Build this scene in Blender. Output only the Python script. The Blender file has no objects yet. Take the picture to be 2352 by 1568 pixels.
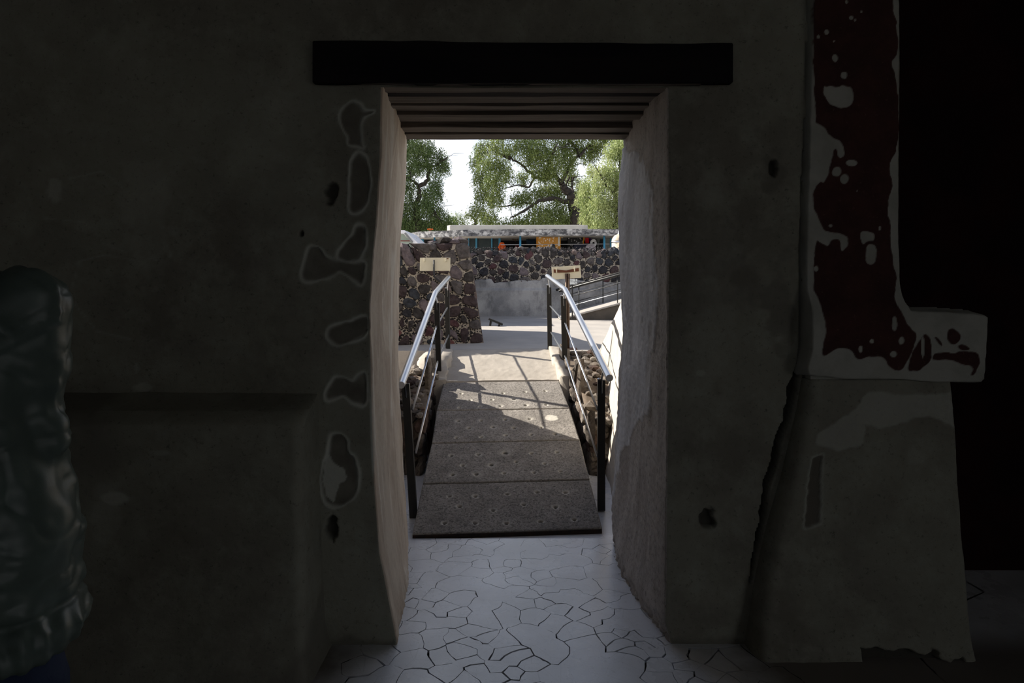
import bpy, bmesh, math, random
import numpy as np
from mathutils import Vector, Matrix

sc = bpy.context.scene
COL = sc.collection
F = 1568.0            # focal length in pixels of the 2352-wide frame (24 mm on 36 mm)
ZC = 1.455            # eye height
HY = 630.0            # horizon row

# ------------------------------------------------------------------ camera
cam_d = bpy.data.cameras.new('camera')
cam_d.sensor_width = 36.0
cam_d.lens = 24.0
cam_d.shift_y = -154.0 / 2352.0
cam_d.clip_start = 0.05
cam_d.clip_end = 500
cam = bpy.data.objects.new('camera', cam_d)
cam.location = (0, 0, ZC)
cam.rotation_euler = (math.radians(90), 0, 0)
COL.objects.link(cam)
sc.camera = cam

# ------------------------------------------------------------------ world, sun, exposure
SUN_AZ = Vector((-0.943, 0.333, 0.0)).normalized()
SUN_EL = math.radians(33)
world = bpy.data.worlds.new('sky')
sc.world = world
world.use_nodes = True
wn, wl = world.node_tree.nodes, world.node_tree.links
wn.clear()
w_out = wn.new('ShaderNodeOutputWorld')
w_bg = wn.new('ShaderNodeBackground')
w_sky = wn.new('ShaderNodeTexSky')
w_sky.sky_type = 'NISHITA'
w_sky.sun_disc = False
w_sky.sun_elevation = SUN_EL
w_sky.sun_rotation = math.atan2(SUN_AZ.x, SUN_AZ.y)
w_sky.altitude = 2300
w_sky.air_density = 1.0
w_sky.dust_density = 2.0
w_co = wn.new('ShaderNodeTexCoord')
w_no = wn.new('ShaderNodeTexNoise')
w_no.inputs['Scale'].default_value = 2.2
w_no.inputs['Detail'].default_value = 6
w_no.inputs['Roughness'].default_value = 0.6
w_ra = wn.new('ShaderNodeValToRGB')
w_ra.color_ramp.elements[0].position = 0.44
w_ra.color_ramp.elements[1].position = 0.68
w_sc = wn.new('ShaderNodeMix'); w_sc.data_type = 'RGBA'; w_sc.blend_type = 'MULTIPLY'
w_sc.inputs[0].default_value = 1.0
w_sc.inputs[7].default_value = (0.105, 0.105, 0.11, 1)
w_mx = wn.new('ShaderNodeMix'); w_mx.data_type = 'RGBA'
w_mx.inputs[7].default_value = (.94, .97, 1.02, 1)      # thin bright cloud
wl.new(w_co.outputs['Generated'], w_no.inputs['Vector'])
w_sep = wn.new('ShaderNodeSeparateXYZ')
w_hz = wn.new('ShaderNodeMapRange')          # haze and cloud thicken towards the horizon
w_hz.inputs['From Min'].default_value = .05; w_hz.inputs['From Max'].default_value = .75
w_hz.inputs['To Min'].default_value = .26; w_hz.inputs['To Max'].default_value = -.10
w_ad = wn.new('ShaderNodeMath'); w_ad.operation = 'ADD'
wl.new(w_co.outputs['Generated'], w_sep.inputs[0]); wl.new(w_sep.outputs['Z'], w_hz.inputs['Value'])
wl.new(w_no.outputs['Fac'], w_ad.inputs[0]); wl.new(w_hz.outputs[0], w_ad.inputs[1])
wl.new(w_ad.outputs[0], w_ra.inputs['Fac'])
wl.new(w_sky.outputs['Color'], w_sc.inputs[6])
wl.new(w_sc.outputs[2], w_mx.inputs[6])
wl.new(w_ra.outputs['Color'], w_mx.inputs[0])
wl.new(w_mx.outputs[2], w_bg.inputs['Color'])
w_bg.inputs['Strength'].default_value = 1.0
wl.new(w_bg.outputs['Background'], w_out.inputs['Surface'])

sun_d = bpy.data.lights.new('sun', 'SUN')
sun_d.energy = 7.4
sun_d.color = (1.0, 0.93, 0.82)
sun_d.angle = math.radians(0.6)
sun = bpy.data.objects.new('sun', sun_d)
COL.objects.link(sun)
_to = Vector((SUN_AZ.x * math.cos(SUN_EL), SUN_AZ.y * math.cos(SUN_EL), math.sin(SUN_EL)))
sun.rotation_euler = _to.to_track_quat('Z', 'Y').to_euler()
sun.location = (-6, 10, 12)

sc.view_settings.view_transform = 'Standard'
sc.view_settings.look = 'None'
sc.view_settings.gamma = 1.0
sc.view_settings.use_curve_mapping = False
sc.view_settings.exposure = 0.5
sc.cycles.use_denoising = True
sc.cycles.max_bounces = 10
sc.cycles.diffuse_bounces = 7
sc.cycles.glossy_bounces = 3
sc.cycles.transparent_max_bounces = 8

# ------------------------------------------------------------------ helpers
rng = np.random.default_rng(7)
R = random.Random(11)

def W(px, py, Y):
    """world point seen at photo pixel (px, py) and standing at distance Y"""
    return Vector(((px - 1176.0) * Y / F, Y, ZC - (py - HY) * Y / F))

def _hash(i, j, k):
    n = (i * 374761393 + j * 668265263 + k * 2147483647 + 1013904223) & 0x7fffffff
    n = ((n ^ (n >> 13)) * 1274126177) & 0x7fffffff
    return ((n ^ (n >> 16)) & 0xffff) / 65535.0

def vnoise(p):
    p = np.asarray(p, float)
    i = np.floor(p).astype(np.int64)
    f = p - i
    f = f * f * (3 - 2 * f)
    x, y, z = i[..., 0], i[..., 1], i[..., 2]
    fx, fy, fz = f[..., 0], f[..., 1], f[..., 2]
    def h(a, b, c): return _hash(x + a, y + b, z + c)
    c00 = h(0,0,0)*(1-fx)+h(1,0,0)*fx; c10 = h(0,1,0)*(1-fx)+h(1,1,0)*fx
    c01 = h(0,0,1)*(1-fx)+h(1,0,1)*fx; c11 = h(0,1,1)*(1-fx)+h(1,1,1)*fx
    return ((c00*(1-fy)+c10*fy)*(1-fz) + (c01*(1-fy)+c11*fy)*fz) * 2 - 1

def fbm(p, s=1.0, o=4):
    p = np.asarray(p, float) * s
    a, t = 1.0, 0.0
    for k in range(o):
        t = t + a * vnoise(p + 17.3 * k)
        p = p * 2.03
        a *= 0.5
    return t

def smooth(a, b, x):
    t = np.clip((x - a) / (b - a), 0, 1)
    return t * t * (3 - 2 * t)

def sdf_poly(px, pz, poly):
    """signed distance (inside positive) of arrays px, pz to a polygon"""
    P = np.asarray(poly, float)
    d = np.full(px.shape, 1e9)
    ins = np.zeros(px.shape, bool)
    n = len(P)
    for i in range(n):
        a, b = P[i], P[(i + 1) % n]
        ex, ez = b - a
        L = ex * ex + ez * ez + 1e-12
        t = np.clip(((px - a[0]) * ex + (pz - a[1]) * ez) / L, 0, 1)
        d = np.minimum(d, np.hypot(px - a[0] - t * ex, pz - a[1] - t * ez))
        c = ((a[1] > pz) != (b[1] > pz)) & (px < ex * (pz - a[1]) / (ez + 1e-12) + a[0])
        ins ^= c
    return np.where(ins, d, -d)

def dist_line(px, pz, pts):
    P = np.asarray(pts, float)
    d = np.full(px.shape, 1e9); par = np.zeros(px.shape)
    for i in range(len(P) - 1):
        a, b = P[i], P[i + 1]
        e = b - a
        t = np.clip(((px - a[0]) * e[0] + (pz - a[1]) * e[1]) / (e @ e + 1e-12), 0, 1)
        q = np.hypot(px - a[0] - t * e[0], pz - a[1] - t * e[1])
        m = q < d
        d = np.where(m, q, d); par = np.where(m, i + t, par)
    return d, par

class MB:
    """collects shapes for ONE mesh object"""
    def __init__(s): s.v, s.f, s.m = [], [], []
    def add(s, vs, fs, mi=0):
        o = len(s.v)
        s.v += [tuple(v) for v in vs]
        s.f += [tuple(i + o for i in f) for f in fs]
        s.m += [mi] * len(fs)
        return s
    def box(s, a, b, mi=0, M=None):
        (x0, y0, z0), (x1, y1, z1) = a, b
        vs = [(x0,y0,z0),(x1,y0,z0),(x1,y1,z0),(x0,y1,z0),(x0,y0,z1),(x1,y0,z1),(x1,y1,z1),(x0,y1,z1)]
        if M is not None: vs = [M @ Vector(v) for v in vs]
        return s.add(vs, [(0,3,2,1),(4,5,6,7),(0,1,5,4),(1,2,6,5),(2,3,7,6),(3,0,4,7)], mi)
    def prism(s, poly, z0, z1, mi=0):
        n = len(poly)
        vs = [(x, y, z0) for x, y in poly] + [(x, y, z1) for x, y in poly]
        fs = [tuple(reversed(range(n))), tuple(range(n, 2*n))]
        fs += [(i, (i+1) % n, n + (i+1) % n, n + i) for i in range(n)]
        return s.add(vs, fs, mi)
    def tube(s, pts, r, n=10, caps=True, mi=0, closed=False):
        P = [Vector(p) for p in pts]
        rs = r if isinstance(r, (list, tuple)) else [r] * len(P)
        vs, fs = [], []
        up = None
        for i, p in enumerate(P):
            t = (P[min(i+1, len(P)-1)] - P[max(i-1, 0)]).normalized()
            if up is None:
                up = Vector((0,0,1)) if abs(t.z) < .9 else Vector((1,0,0))
            a = t.cross(up).normalized(); b = a.cross(t).normalized(); up = b
            for k in range(n):
                w = 2*math.pi*k/n
                vs.append(p + (a*math.cos(w) + b*math.sin(w)) * rs[i])
        for i in range(len(P)-1):
            for k in range(n):
                fs.append((i*n+k, i*n+(k+1) % n, (i+1)*n+(k+1) % n, (i+1)*n+k))
        if caps:
            fs.append(tuple(reversed(range(n)))); fs.append(tuple(range((len(P)-1)*n, len(P)*n)))
        return s.add(vs, fs, mi)
    def lathe(s, prof, c=(0,0,0), n=20, mi=0):
        vs, fs = [], []
        for r, z in prof:
            for k in range(n):
                w = 2*math.pi*k/n
                vs.append((c[0]+r*math.cos(w), c[1]+r*math.sin(w), c[2]+z))
        for i in range(len(prof)-1):
            for k in range(n):
                fs.append((i*n+k, i*n+(k+1) % n, (i+1)*n+(k+1) % n, (i+1)*n+k))
        fs.append(tuple(reversed(range(n)))); fs.append(tuple(range((len(prof)-1)*n, len(prof)*n)))
        return s.add(vs, fs, mi)
    def build(s, name, mats, parent=None, sm=False, bevel=0, recalc=True):
        me = bpy.data.meshes.new(name)
        me.from_pydata(s.v, [], s.f)
        return finish(name, me, mats, parent, sm, s.m, bevel, recalc)

def finish(name, me, mats, parent=None, sm=False, mi=None, bevel=0, recalc=True):
    if not isinstance(mats, (list, tuple)): mats = [mats]
    for m in mats: me.materials.append(m)
    if mi is not None and any(mi): me.polygons.foreach_set('material_index', mi)
    if recalc:
        bm = bmesh.new(); bm.from_mesh(me)
        bmesh.ops.recalc_face_normals(bm, faces=bm.faces)
        if bevel:
            es = [e for e in bm.edges if len(e.link_faces) == 2 and e.calc_face_angle(0) > .6]
            bmesh.ops.bevel(bm, geom=es, offset=bevel, segments=2, affect='EDGES', profile=.5)
        bm.to_mesh(me); bm.free()
    if sm: me.polygons.foreach_set('use_smooth', [True] * len(me.polygons))
    o = bpy.data.objects.new(name, me)
    COL.objects.link(o)
    if parent: o.parent = parent
    me.update()
    return o

def grid(name, V, mats, parent=None, keep=None, attr=None, mi=None, sm=True):
    """V: (rows, cols, 3) array -> one mesh; attr: dict name -> (rows, cols) float"""
    r, c, _ = V.shape
    idx = np.arange(r * c).reshape(r, c)
    q = np.stack([idx[:-1, :-1], idx[:-1, 1:], idx[1:, 1:], idx[1:, :-1]], -1).reshape(-1, 4)
    k = np.ones(len(q), bool) if keep is None else keep.reshape(-1)
    q = q[k]
    me = bpy.data.meshes.new(name)
    me.vertices.add(r * c)
    me.vertices.foreach_set('co', V.reshape(-1).astype(np.float32))
    me.loops.add(len(q) * 4)
    me.polygons.add(len(q))
    me.loops.foreach_set('vertex_index', q.reshape(-1).astype(np.int32))
    me.polygons.foreach_set('loop_start', (np.arange(len(q)) * 4).astype(np.int32))
    me.polygons.foreach_set('loop_total', np.full(len(q), 4, np.int32))
    me.update(calc_edges=True)
    if not isinstance(mats, (list, tuple)): mats = [mats]
    for m in mats: me.materials.append(m)
    if mi is not None: me.polygons.foreach_set('material_index', mi.reshape(-1)[k].astype(np.int32))
    if attr:
        for n, a in attr.items():
            at = me.attributes.new(n, 'FLOAT', 'POINT')
            at.data.foreach_set('value', a.reshape(-1).astype(np.float32))
    if sm: me.polygons.foreach_set('use_smooth', np.ones(len(q), bool))
    me.validate()
    o = bpy.data.objects.new(name, me)
    COL.objects.link(o)
    if parent: o.parent = parent
    return o

def empty(name, loc=(0, 0, 0)):
    o = bpy.data.objects.new(name, None)
    o.empty_display_size = .1
    COL.objects.link(o)
    o['_loc'] = 0
    del o['_loc']
    return o

def thing(name, label, cat, group=None):
    return tag(empty(name), label, cat, group)

def tag(o, label, cat, group=None):
    o['label'] = label; o['category'] = cat
    if group: o['group'] = group
    return o

def struct(o):
    o['kind'] = 'structure'
    return o

# ------------------------------------------------------------------ materials
def lin(h):
    """sRGB hex -> linear"""
    r = [int(h[i:i+2], 16) / 255 for i in (0, 2, 4)]
    return tuple(x/12.92 if x <= .04045 else ((x+.055)/1.055)**2.4 for x in r)

def c4(c):
    if isinstance(c, str): c = lin(c)
    return (c[0], c[1], c[2], 1)

class NT:
    def __init__(s, name):
        s.m = bpy.data.materials.new(name); s.m.use_nodes = True
        s.n, s.l = s.m.node_tree.nodes, s.m.node_tree.links
        s.b = s.n['Principled BSDF']
        s.co = s.n.new('ShaderNodeTexCoord').outputs['Object']
    def noise(s, scale, detail=5, rough=.6, stretch=None, dist=0.0):
        t = s.n.new('ShaderNodeTexNoise')
        t.inputs['Scale'].default_value = scale; t.inputs['Detail'].default_value = detail
        t.inputs['Roughness'].default_value = rough; t.inputs['Distortion'].default_value = dist
        v = s.co
        if stretch:
            mp = s.n.new('ShaderNodeMapping'); mp.inputs['Scale'].default_value = stretch
            s.l.new(s.co, mp.inputs['Vector']); v = mp.outputs['Vector']
        s.l.new(v, t.inputs['Vector'])
        return t.outputs['Fac']
    def voro(s, scale, feature='F1', stretch=None):
        t = s.n.new('ShaderNodeTexVoronoi'); t.feature = feature
        t.inputs['Scale'].default_value = scale
        v = s.co
        if stretch:
            mp = s.n.new('ShaderNodeMapping'); mp.inputs['Scale'].default_value = stretch
            s.l.new(s.co, mp.inputs['Vector']); v = mp.outputs['Vector']
        s.l.new(v, t.inputs['Vector'])
        return t.outputs['Distance']
    def ramp(s, fac, a, b):
        t = s.n.new('ShaderNodeMapRange'); t.interpolation_type = 'SMOOTHSTEP'
        t.inputs['From Min'].default_value = a; t.inputs['From Max'].default_value = b
        s.l.new(fac, t.inputs['Value'])
        return t.outputs['Result']
    def mix(s, fac, a, b, mode='MIX'):
        t = s.n.new('ShaderNodeMix'); t.data_type = 'RGBA'; t.blend_type = mode
        for i, x in ((0, fac), (6, a), (7, b)):
            if hasattr(x, 'links'): s.l.new(x, t.inputs[i])
            elif i == 0: t.inputs[0].default_value = x
            else: t.inputs[i].default_value = c4(x)
        return t.outputs[2]
    def attr(s, name):
        t = s.n.new('ShaderNodeAttribute'); t.attribute_name = name
        return t.outputs['Fac']
    def math(s, op, a, b):
        t = s.n.new('ShaderNodeMath'); t.operation = op
        for i, x in ((0, a), (1, b)):
            if hasattr(x, 'links'): s.l.new(x, t.inputs[i])
            else: t.inputs[i].default_value = x
        return t.outputs[0]
    def done(s, col, rough=.85, bump=None, strength=.3, dist=.02, metal=0, spec=.3):
        if hasattr(col, 'links'): s.l.new(col, s.b.inputs['Base Color'])
        else: s.b.inputs['Base Color'].default_value = c4(col)
        if hasattr(rough, 'links'): s.l.new(rough, s.b.inputs['Roughness'])
        else: s.b.inputs['Roughness'].default_value = rough
        s.b.inputs['Metallic'].default_value = metal
        s.b.inputs['Specular IOR Level'].default_value = spec
        if bump is not None:
            t = s.n.new('ShaderNodeBump')
            t.inputs['Strength'].default_value = strength; t.inputs['Distance'].default_value = dist
            s.l.new(bump, t.inputs['Height']); s.l.new(t.outputs['Normal'], s.b.inputs['Normal'])
        return s.m

def simple(name, c1, c2=None, scale=6, rough=.8, bscale=60, bump=.2, metal=0, spec=.3, stretch=None, dist=.01):
    t = NT(name)
    if c2 is None:
        c = lin(c1) if isinstance(c1, str) else c1
        c2 = tuple(x * .8 for x in c)
    col = t.mix(t.ramp(t.noise(scale, stretch=stretch), .35, .65), c1, c2)
    return t.done(col, rough, t.noise(bscale, stretch=stretch), bump, dist, metal, spec)

def m_wall():
    t = NT('interior_plaster')
    big = t.ramp(t.noise(1.6, 6), .35, .68)
    col = t.mix(big, (.29, .283, .232), (.20, .186, .152))
    mid = t.ramp(t.noise(7, 6, .7), .42, .72)
    col = t.mix(t.math('MULTIPLY', mid, .5), col, (.38, .385, .32))
    col = t.mix(t.math('MULTIPLY', t.ramp(t.noise(55, 3, .8), .56, .75), .6), col, (.07, .065, .055))
    col = t.mix(t.attr('dark'), col, (.15, .137, .115))
    col = t.mix(t.attr('pale'), col, (.60, .61, .54))
    col = t.mix(t.attr('hole'), col, (.03, .027, .024))
    return t.done(col, .95, t.noise(70, 6, .75), .35, .012, spec=.1)
def m_jamb_l():
    t = NT('jamb_plaster_beige')
    st = t.ramp(t.noise(5, 6, .65, (1, 1, .4), 1.2), .40, .62)
    col = t.mix(st, (.52, .43, .34), (.64, .56, .46))
    col = t.mix(t.math('MULTIPLY', t.ramp(t.noise(9, 5, .6, (1, 1, .16), 1.0), .58, .66), .8), col, (.78, .73, .65))
    col = t.mix(t.math('MULTIPLY', t.ramp(t.noise(70, 3, .7, (1, 1, .6)), .62, .76), .4), col, (.20, .155, .115))
    col = t.mix(t.attr('pale'), col, (.72, .68, .6))
    return t.done(col, .9, t.noise(35, 7, .7, (1, 1, .6)), .3, .012, spec=.2)
def m_jamb_r():
    t = NT('jamb_plaster_grey')
    col = t.mix(t.ramp(t.noise(6, 6, .65, (1, 1, .3)), .38, .65), (.42, .385, .355), (.55, .515, .48))
    col = t.mix(t.math('MULTIPLY', t.ramp(t.noise(60, 5, .8, (1, 1, .8)), .52, .66), .6), col, (.12, .10, .085))
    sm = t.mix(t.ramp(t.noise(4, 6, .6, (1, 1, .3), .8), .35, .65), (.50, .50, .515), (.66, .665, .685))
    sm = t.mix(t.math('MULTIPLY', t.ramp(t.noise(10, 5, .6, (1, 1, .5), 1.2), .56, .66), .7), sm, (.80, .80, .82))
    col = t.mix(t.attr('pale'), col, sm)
    return t.done(col, .9, t.noise(55, 7, .8, (1, 1, .9)), .6, .016, spec=.2)

M = {}
M['wall'] = m_wall(); M['jambL'] = m_jamb_l(); M['jambR'] = m_jamb_r()
M['facade'] = simple('facade_plaster', (.62, .55, .46), (.5, .44, .37), 3, .92, 80, .3)
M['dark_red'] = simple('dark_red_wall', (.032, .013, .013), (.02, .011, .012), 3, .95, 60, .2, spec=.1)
M['room'] = simple('room_plaster', (.44, .41, .35), (.37, .34, .29), 2, .95, 60, .2, spec=.1)
def m_mural():
    t = NT('mural_paint')
    pale = t.mix(t.ramp(t.noise(6, 6), .35, .65), (.45, .45, .40), (.36, .36, .315))
    red = t.mix(t.ramp(t.noise(9, 6, .7), .35, .65), (.078, .034, .030), (.056, .026, .024))
    red = t.mix(t.math('MULTIPLY', t.ramp(t.noise(60, 4, .8), .60, .72), .6), red, (.16, .10, .085))
    col = t.mix(t.attr('red'), pale, red)
    return t.done(col, .9, t.noise(60, 6, .7), .2, .01, spec=.15)
M['mural'] = m_mural()
def m_floor():
    t = NT('cracked_cement')
    col = t.mix(t.ramp(t.noise(2.6, 6, .6), .35, .65), (.78, .795, .83), (.64, .65, .67))
    col = t.mix(t.math('MULTIPLY', t.ramp(t.noise(45, 4, .8), .56, .74), .45), col, (.24, .23, .22))
    col = t.mix(t.math('MULTIPLY', t.ramp(t.voro(9, 'DISTANCE_TO_EDGE'), .012, .0), .18), col, (.12, .11, .10))
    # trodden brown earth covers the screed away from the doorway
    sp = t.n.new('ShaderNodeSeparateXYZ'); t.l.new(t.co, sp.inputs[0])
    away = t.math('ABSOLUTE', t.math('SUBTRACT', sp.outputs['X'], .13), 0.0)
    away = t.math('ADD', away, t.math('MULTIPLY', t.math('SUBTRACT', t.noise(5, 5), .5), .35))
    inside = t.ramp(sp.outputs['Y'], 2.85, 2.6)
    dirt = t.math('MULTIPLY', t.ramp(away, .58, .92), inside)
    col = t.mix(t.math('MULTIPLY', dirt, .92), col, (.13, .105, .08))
    return t.done(col, t.math('ADD', t.math('MULTIPLY', dirt, .5), t.math('ADD', t.math('MULTIPLY', t.noise(6, 4), .24), .17)), t.noise(90, 5, .7), .10, .004, spec=1.0)
M['floor'] = m_floor()
M['crack'] = simple('crack_dirt', (.03, .028, .027), (.045, .04, .036), 20, .95)
M['beam'] = simple('beam_wood', (.012, .011, .014), (.02, .017, .018), 8, .9, 90, .4, stretch=(.15, 1, 1), spec=.1)
def m_plank():
    t = NT('weathered_planks')
    col = t.mix(t.ramp(t.noise(9, 8, .7, (.06, 1, 1), .4), .35, .65), (.125, .105, .09), (.20, .175, .155))
    col = t.mix(t.math('MULTIPLY', t.ramp(t.noise(40, 5, .7, (.03, 1, 1)), .55, .68), .7), col, (.045, .036, .03))
    return t.done(col, .9, t.noise(50, 6, .7, (.04, 1, 1)), .5, .012, spec=.2)
M['plank'] = m_plank()
def m_slab():
    t = NT('slab_concrete')
    col = t.mix(t.ramp(t.noise(5, 6, .65), .3, .7), (.32, .295, .268), (.21, .192, .172))
    col = t.mix(t.math('MULTIPLY', t.ramp(t.noise(70, 5, .85), .47, .60), .85), col, (.065, .06, .055))
    col = t.mix(t.math('MULTIPLY', t.ramp(t.noise(85, 5, .85, (1.3, 1, 1)), .54, .66), .75), col, (.58, .54, .49))
    col = t.mix(t.attr('pale'), col, (.56, .53, .47))
    col = t.mix(t.attr('hole'), col, (.012, .011, .01))
    return t.done(col, .9, t.noise(130, 5, .8), .5, .008, spec=.2)
M['slab'] = m_slab()
def m_conc(name, a, b, spec_c, sc=4):
    t = NT(name)
    col = t.mix(t.ramp(t.noise(sc, 6, .65), .32, .68), a, b)
    col = t.mix(t.math('MULTIPLY', t.ramp(t.noise(90, 4, .8), .54, .72), .5), col, spec_c)
    return t.done(col, .92, t.noise(110, 5, .75), .4, .01, spec=.2)
M['ramp_conc'] = m_conc('ramp_concrete', (.44, .40, .35), (.37, .335, .29), (.22, .2, .17))
M['plaza'] = m_conc('plaza_concrete', (.46, .425, .385), (.37, .345, .32), (.27, .245, .23), 1.5)
M['talud'] = m_conc('talud_plaster', (.52, .47, .405), (.44, .395, .34), (.3, .27, .23), 3)
M['steel'] = simple('brushed_steel', (.56, .57, .59), (.46, .47, .5), 3, .30, 200, .0, 1.0, .5)
M['rust'] = simple('rusty_edge', (.05, .028, .02), (.02, .016, .014), 30, .8, 90, .3)
M['black'] = simple('black_paint', (.010, .010, .010), (.016, .015, .014), 20, .42, 150, .05, 0, .4)
M['cream'] = simple('cream_board', (.68, .63, .48), (.64, .59, .44), 8, .5, 100, .03)
M['brown_post'] = simple('brown_post', (.13, .085, .055), (.08, .05, .035), 14, .45, 80, .1, .3)
M['rustbrown'] = simple('rust_brown_bracket', (.16, .055, .022), (.11, .038, .018), 14, .6)
STONES = [('26262c', '1c1b20'), ('3a2a2b', '2a1e20'), ('57474a', '40353a'), ('4b2427', '371a1d'),
          ('36302e', '231f1e'), ('5f4c46', '463833'), ('2c3038', '1d2026'), ('6a3028', '4c221d'), ('4a4240', '332d2c')]
def m_stone(i, a, b, k=1.0):
    t = NT('stone_%d' % i)
    def mute(h):
        c = lin(h); g = sum(c) / 3
        return tuple((g + (x - g) * .5) * k for x in c)
    A, B = mute(a), mute(b)
    col = t.mix(t.ramp(t.noise(16, 6, .7), .35, .65), A, B)
    col = t.mix(t.math('MULTIPLY', t.ramp(t.noise(70, 4, .8), .58, .74), .6), col, tuple(min(1, x * 2.6 + .03) for x in A))
    return t.done(col, .95, t.noise(60, 6, .8), .7, .02, spec=.15)
M['stones'] = [m_stone(i, a, b, 2.3) for i, (a, b) in enumerate(STONES)]
RUB = [('7a6a58', '5a4c3e'), ('6a4c3c', '4a342a'), ('8a7c6c', '665a4c'), ('54483e', '3a322b'), ('7c5a40', '5a4030')]
M['rubble'] = [m_stone(20 + i, a, b, 1.35) for i, (a, b) in enumerate(RUB)]
M['mortar'] = m_conc('beige_mortar', (.46, .41, .345), (.36, .32, .27), (.16, .14, .12), 6)
M['mud'] = m_conc('earth_mortar', (.19, .15, .115), (.12, .095, .075), (.05, .04, .033), 8)
M['pebble'] = simple('black_pebble', (.022, .021, .023), (.04, .036, .036), 20, .9)
def m_farplaster():
    t = NT('grey_plaster_stained')
    col = t.mix(t.ramp(t.noise(2.2, 7, .7), .32, .66), (.40, .395, .39), (.21, .21, .215))
    col = t.mix(t.ramp(t.noise(3.5, 6, .7, (1, 1, .5)), .50, .72), col, (.13, .13, .135))
    return t.done(col, .95, t.noise(60, 5, .75), .3, .02, spec=.15)
M['farplaster'] = m_farplaster()

# ================================================================== SETTING: front wall with the doorway
YF, YB = 2.68, 3.73        # inner and outer face of the doorway wall
S = YF / F
def wp(pts, Y=YF):
    return [((x - 1176) * Y / F, ZC - (y - HY) * Y / F) for x, y in pts]
def soft(poly, it=2):
    for _ in range(it):
        q = []
        for i in range(len(poly)):
            a, b = poly[i], poly[(i + 1) % len(poly)]
            q += [(a[0]*.78 + b[0]*.22, a[1]*.78 + b[1]*.22), (a[0]*.22 + b[0]*.78, a[1]*.22 + b[1]*.78)]
        poly = q
    return poly
def curve(pts, Y):
    q = sorted(((ZC - (y - HY) * Y / F), (x - 1176) * Y / F) for x, y in pts)
    zs = np.array([a for a, _ in q]); xs = np.array([b for _, b in q])
    return lambda z: np.interp(z, zs, xs)
XFL = curve([(877,197),(874,350),(866,500),(857,600),(851,700),(855,850),(858,1000),(862,1100),(875,1270),(893,1370),(915,1480)], YF)
XBL = curve([(935,318),(930,430),(919,520),(915,650),(915,800),(918,900),(925,1000),(930,1100),(938,1238)], YB)
XFR = curve([(1532,200),(1535,400),(1533,900),(1530,1300),(1526,1430),(1538,1480)], YF)
XBR = curve([(1432,315),(1425,400),(1422,500),(1424,600),(1428,700),(1430,760),(1421,850),(1420,950),(1415,1050),(1408,1150),(1404,1222)], YB)
XPIER = (2065 - 1176) * S

zs = np.unique(np.round(np.concatenate([np.arange(0, 2.6, .006), [2.2], np.linspace(2.6, 3.3, 22)]), 4))
nz = len(zs)
DOORTOP = 2.2

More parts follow.
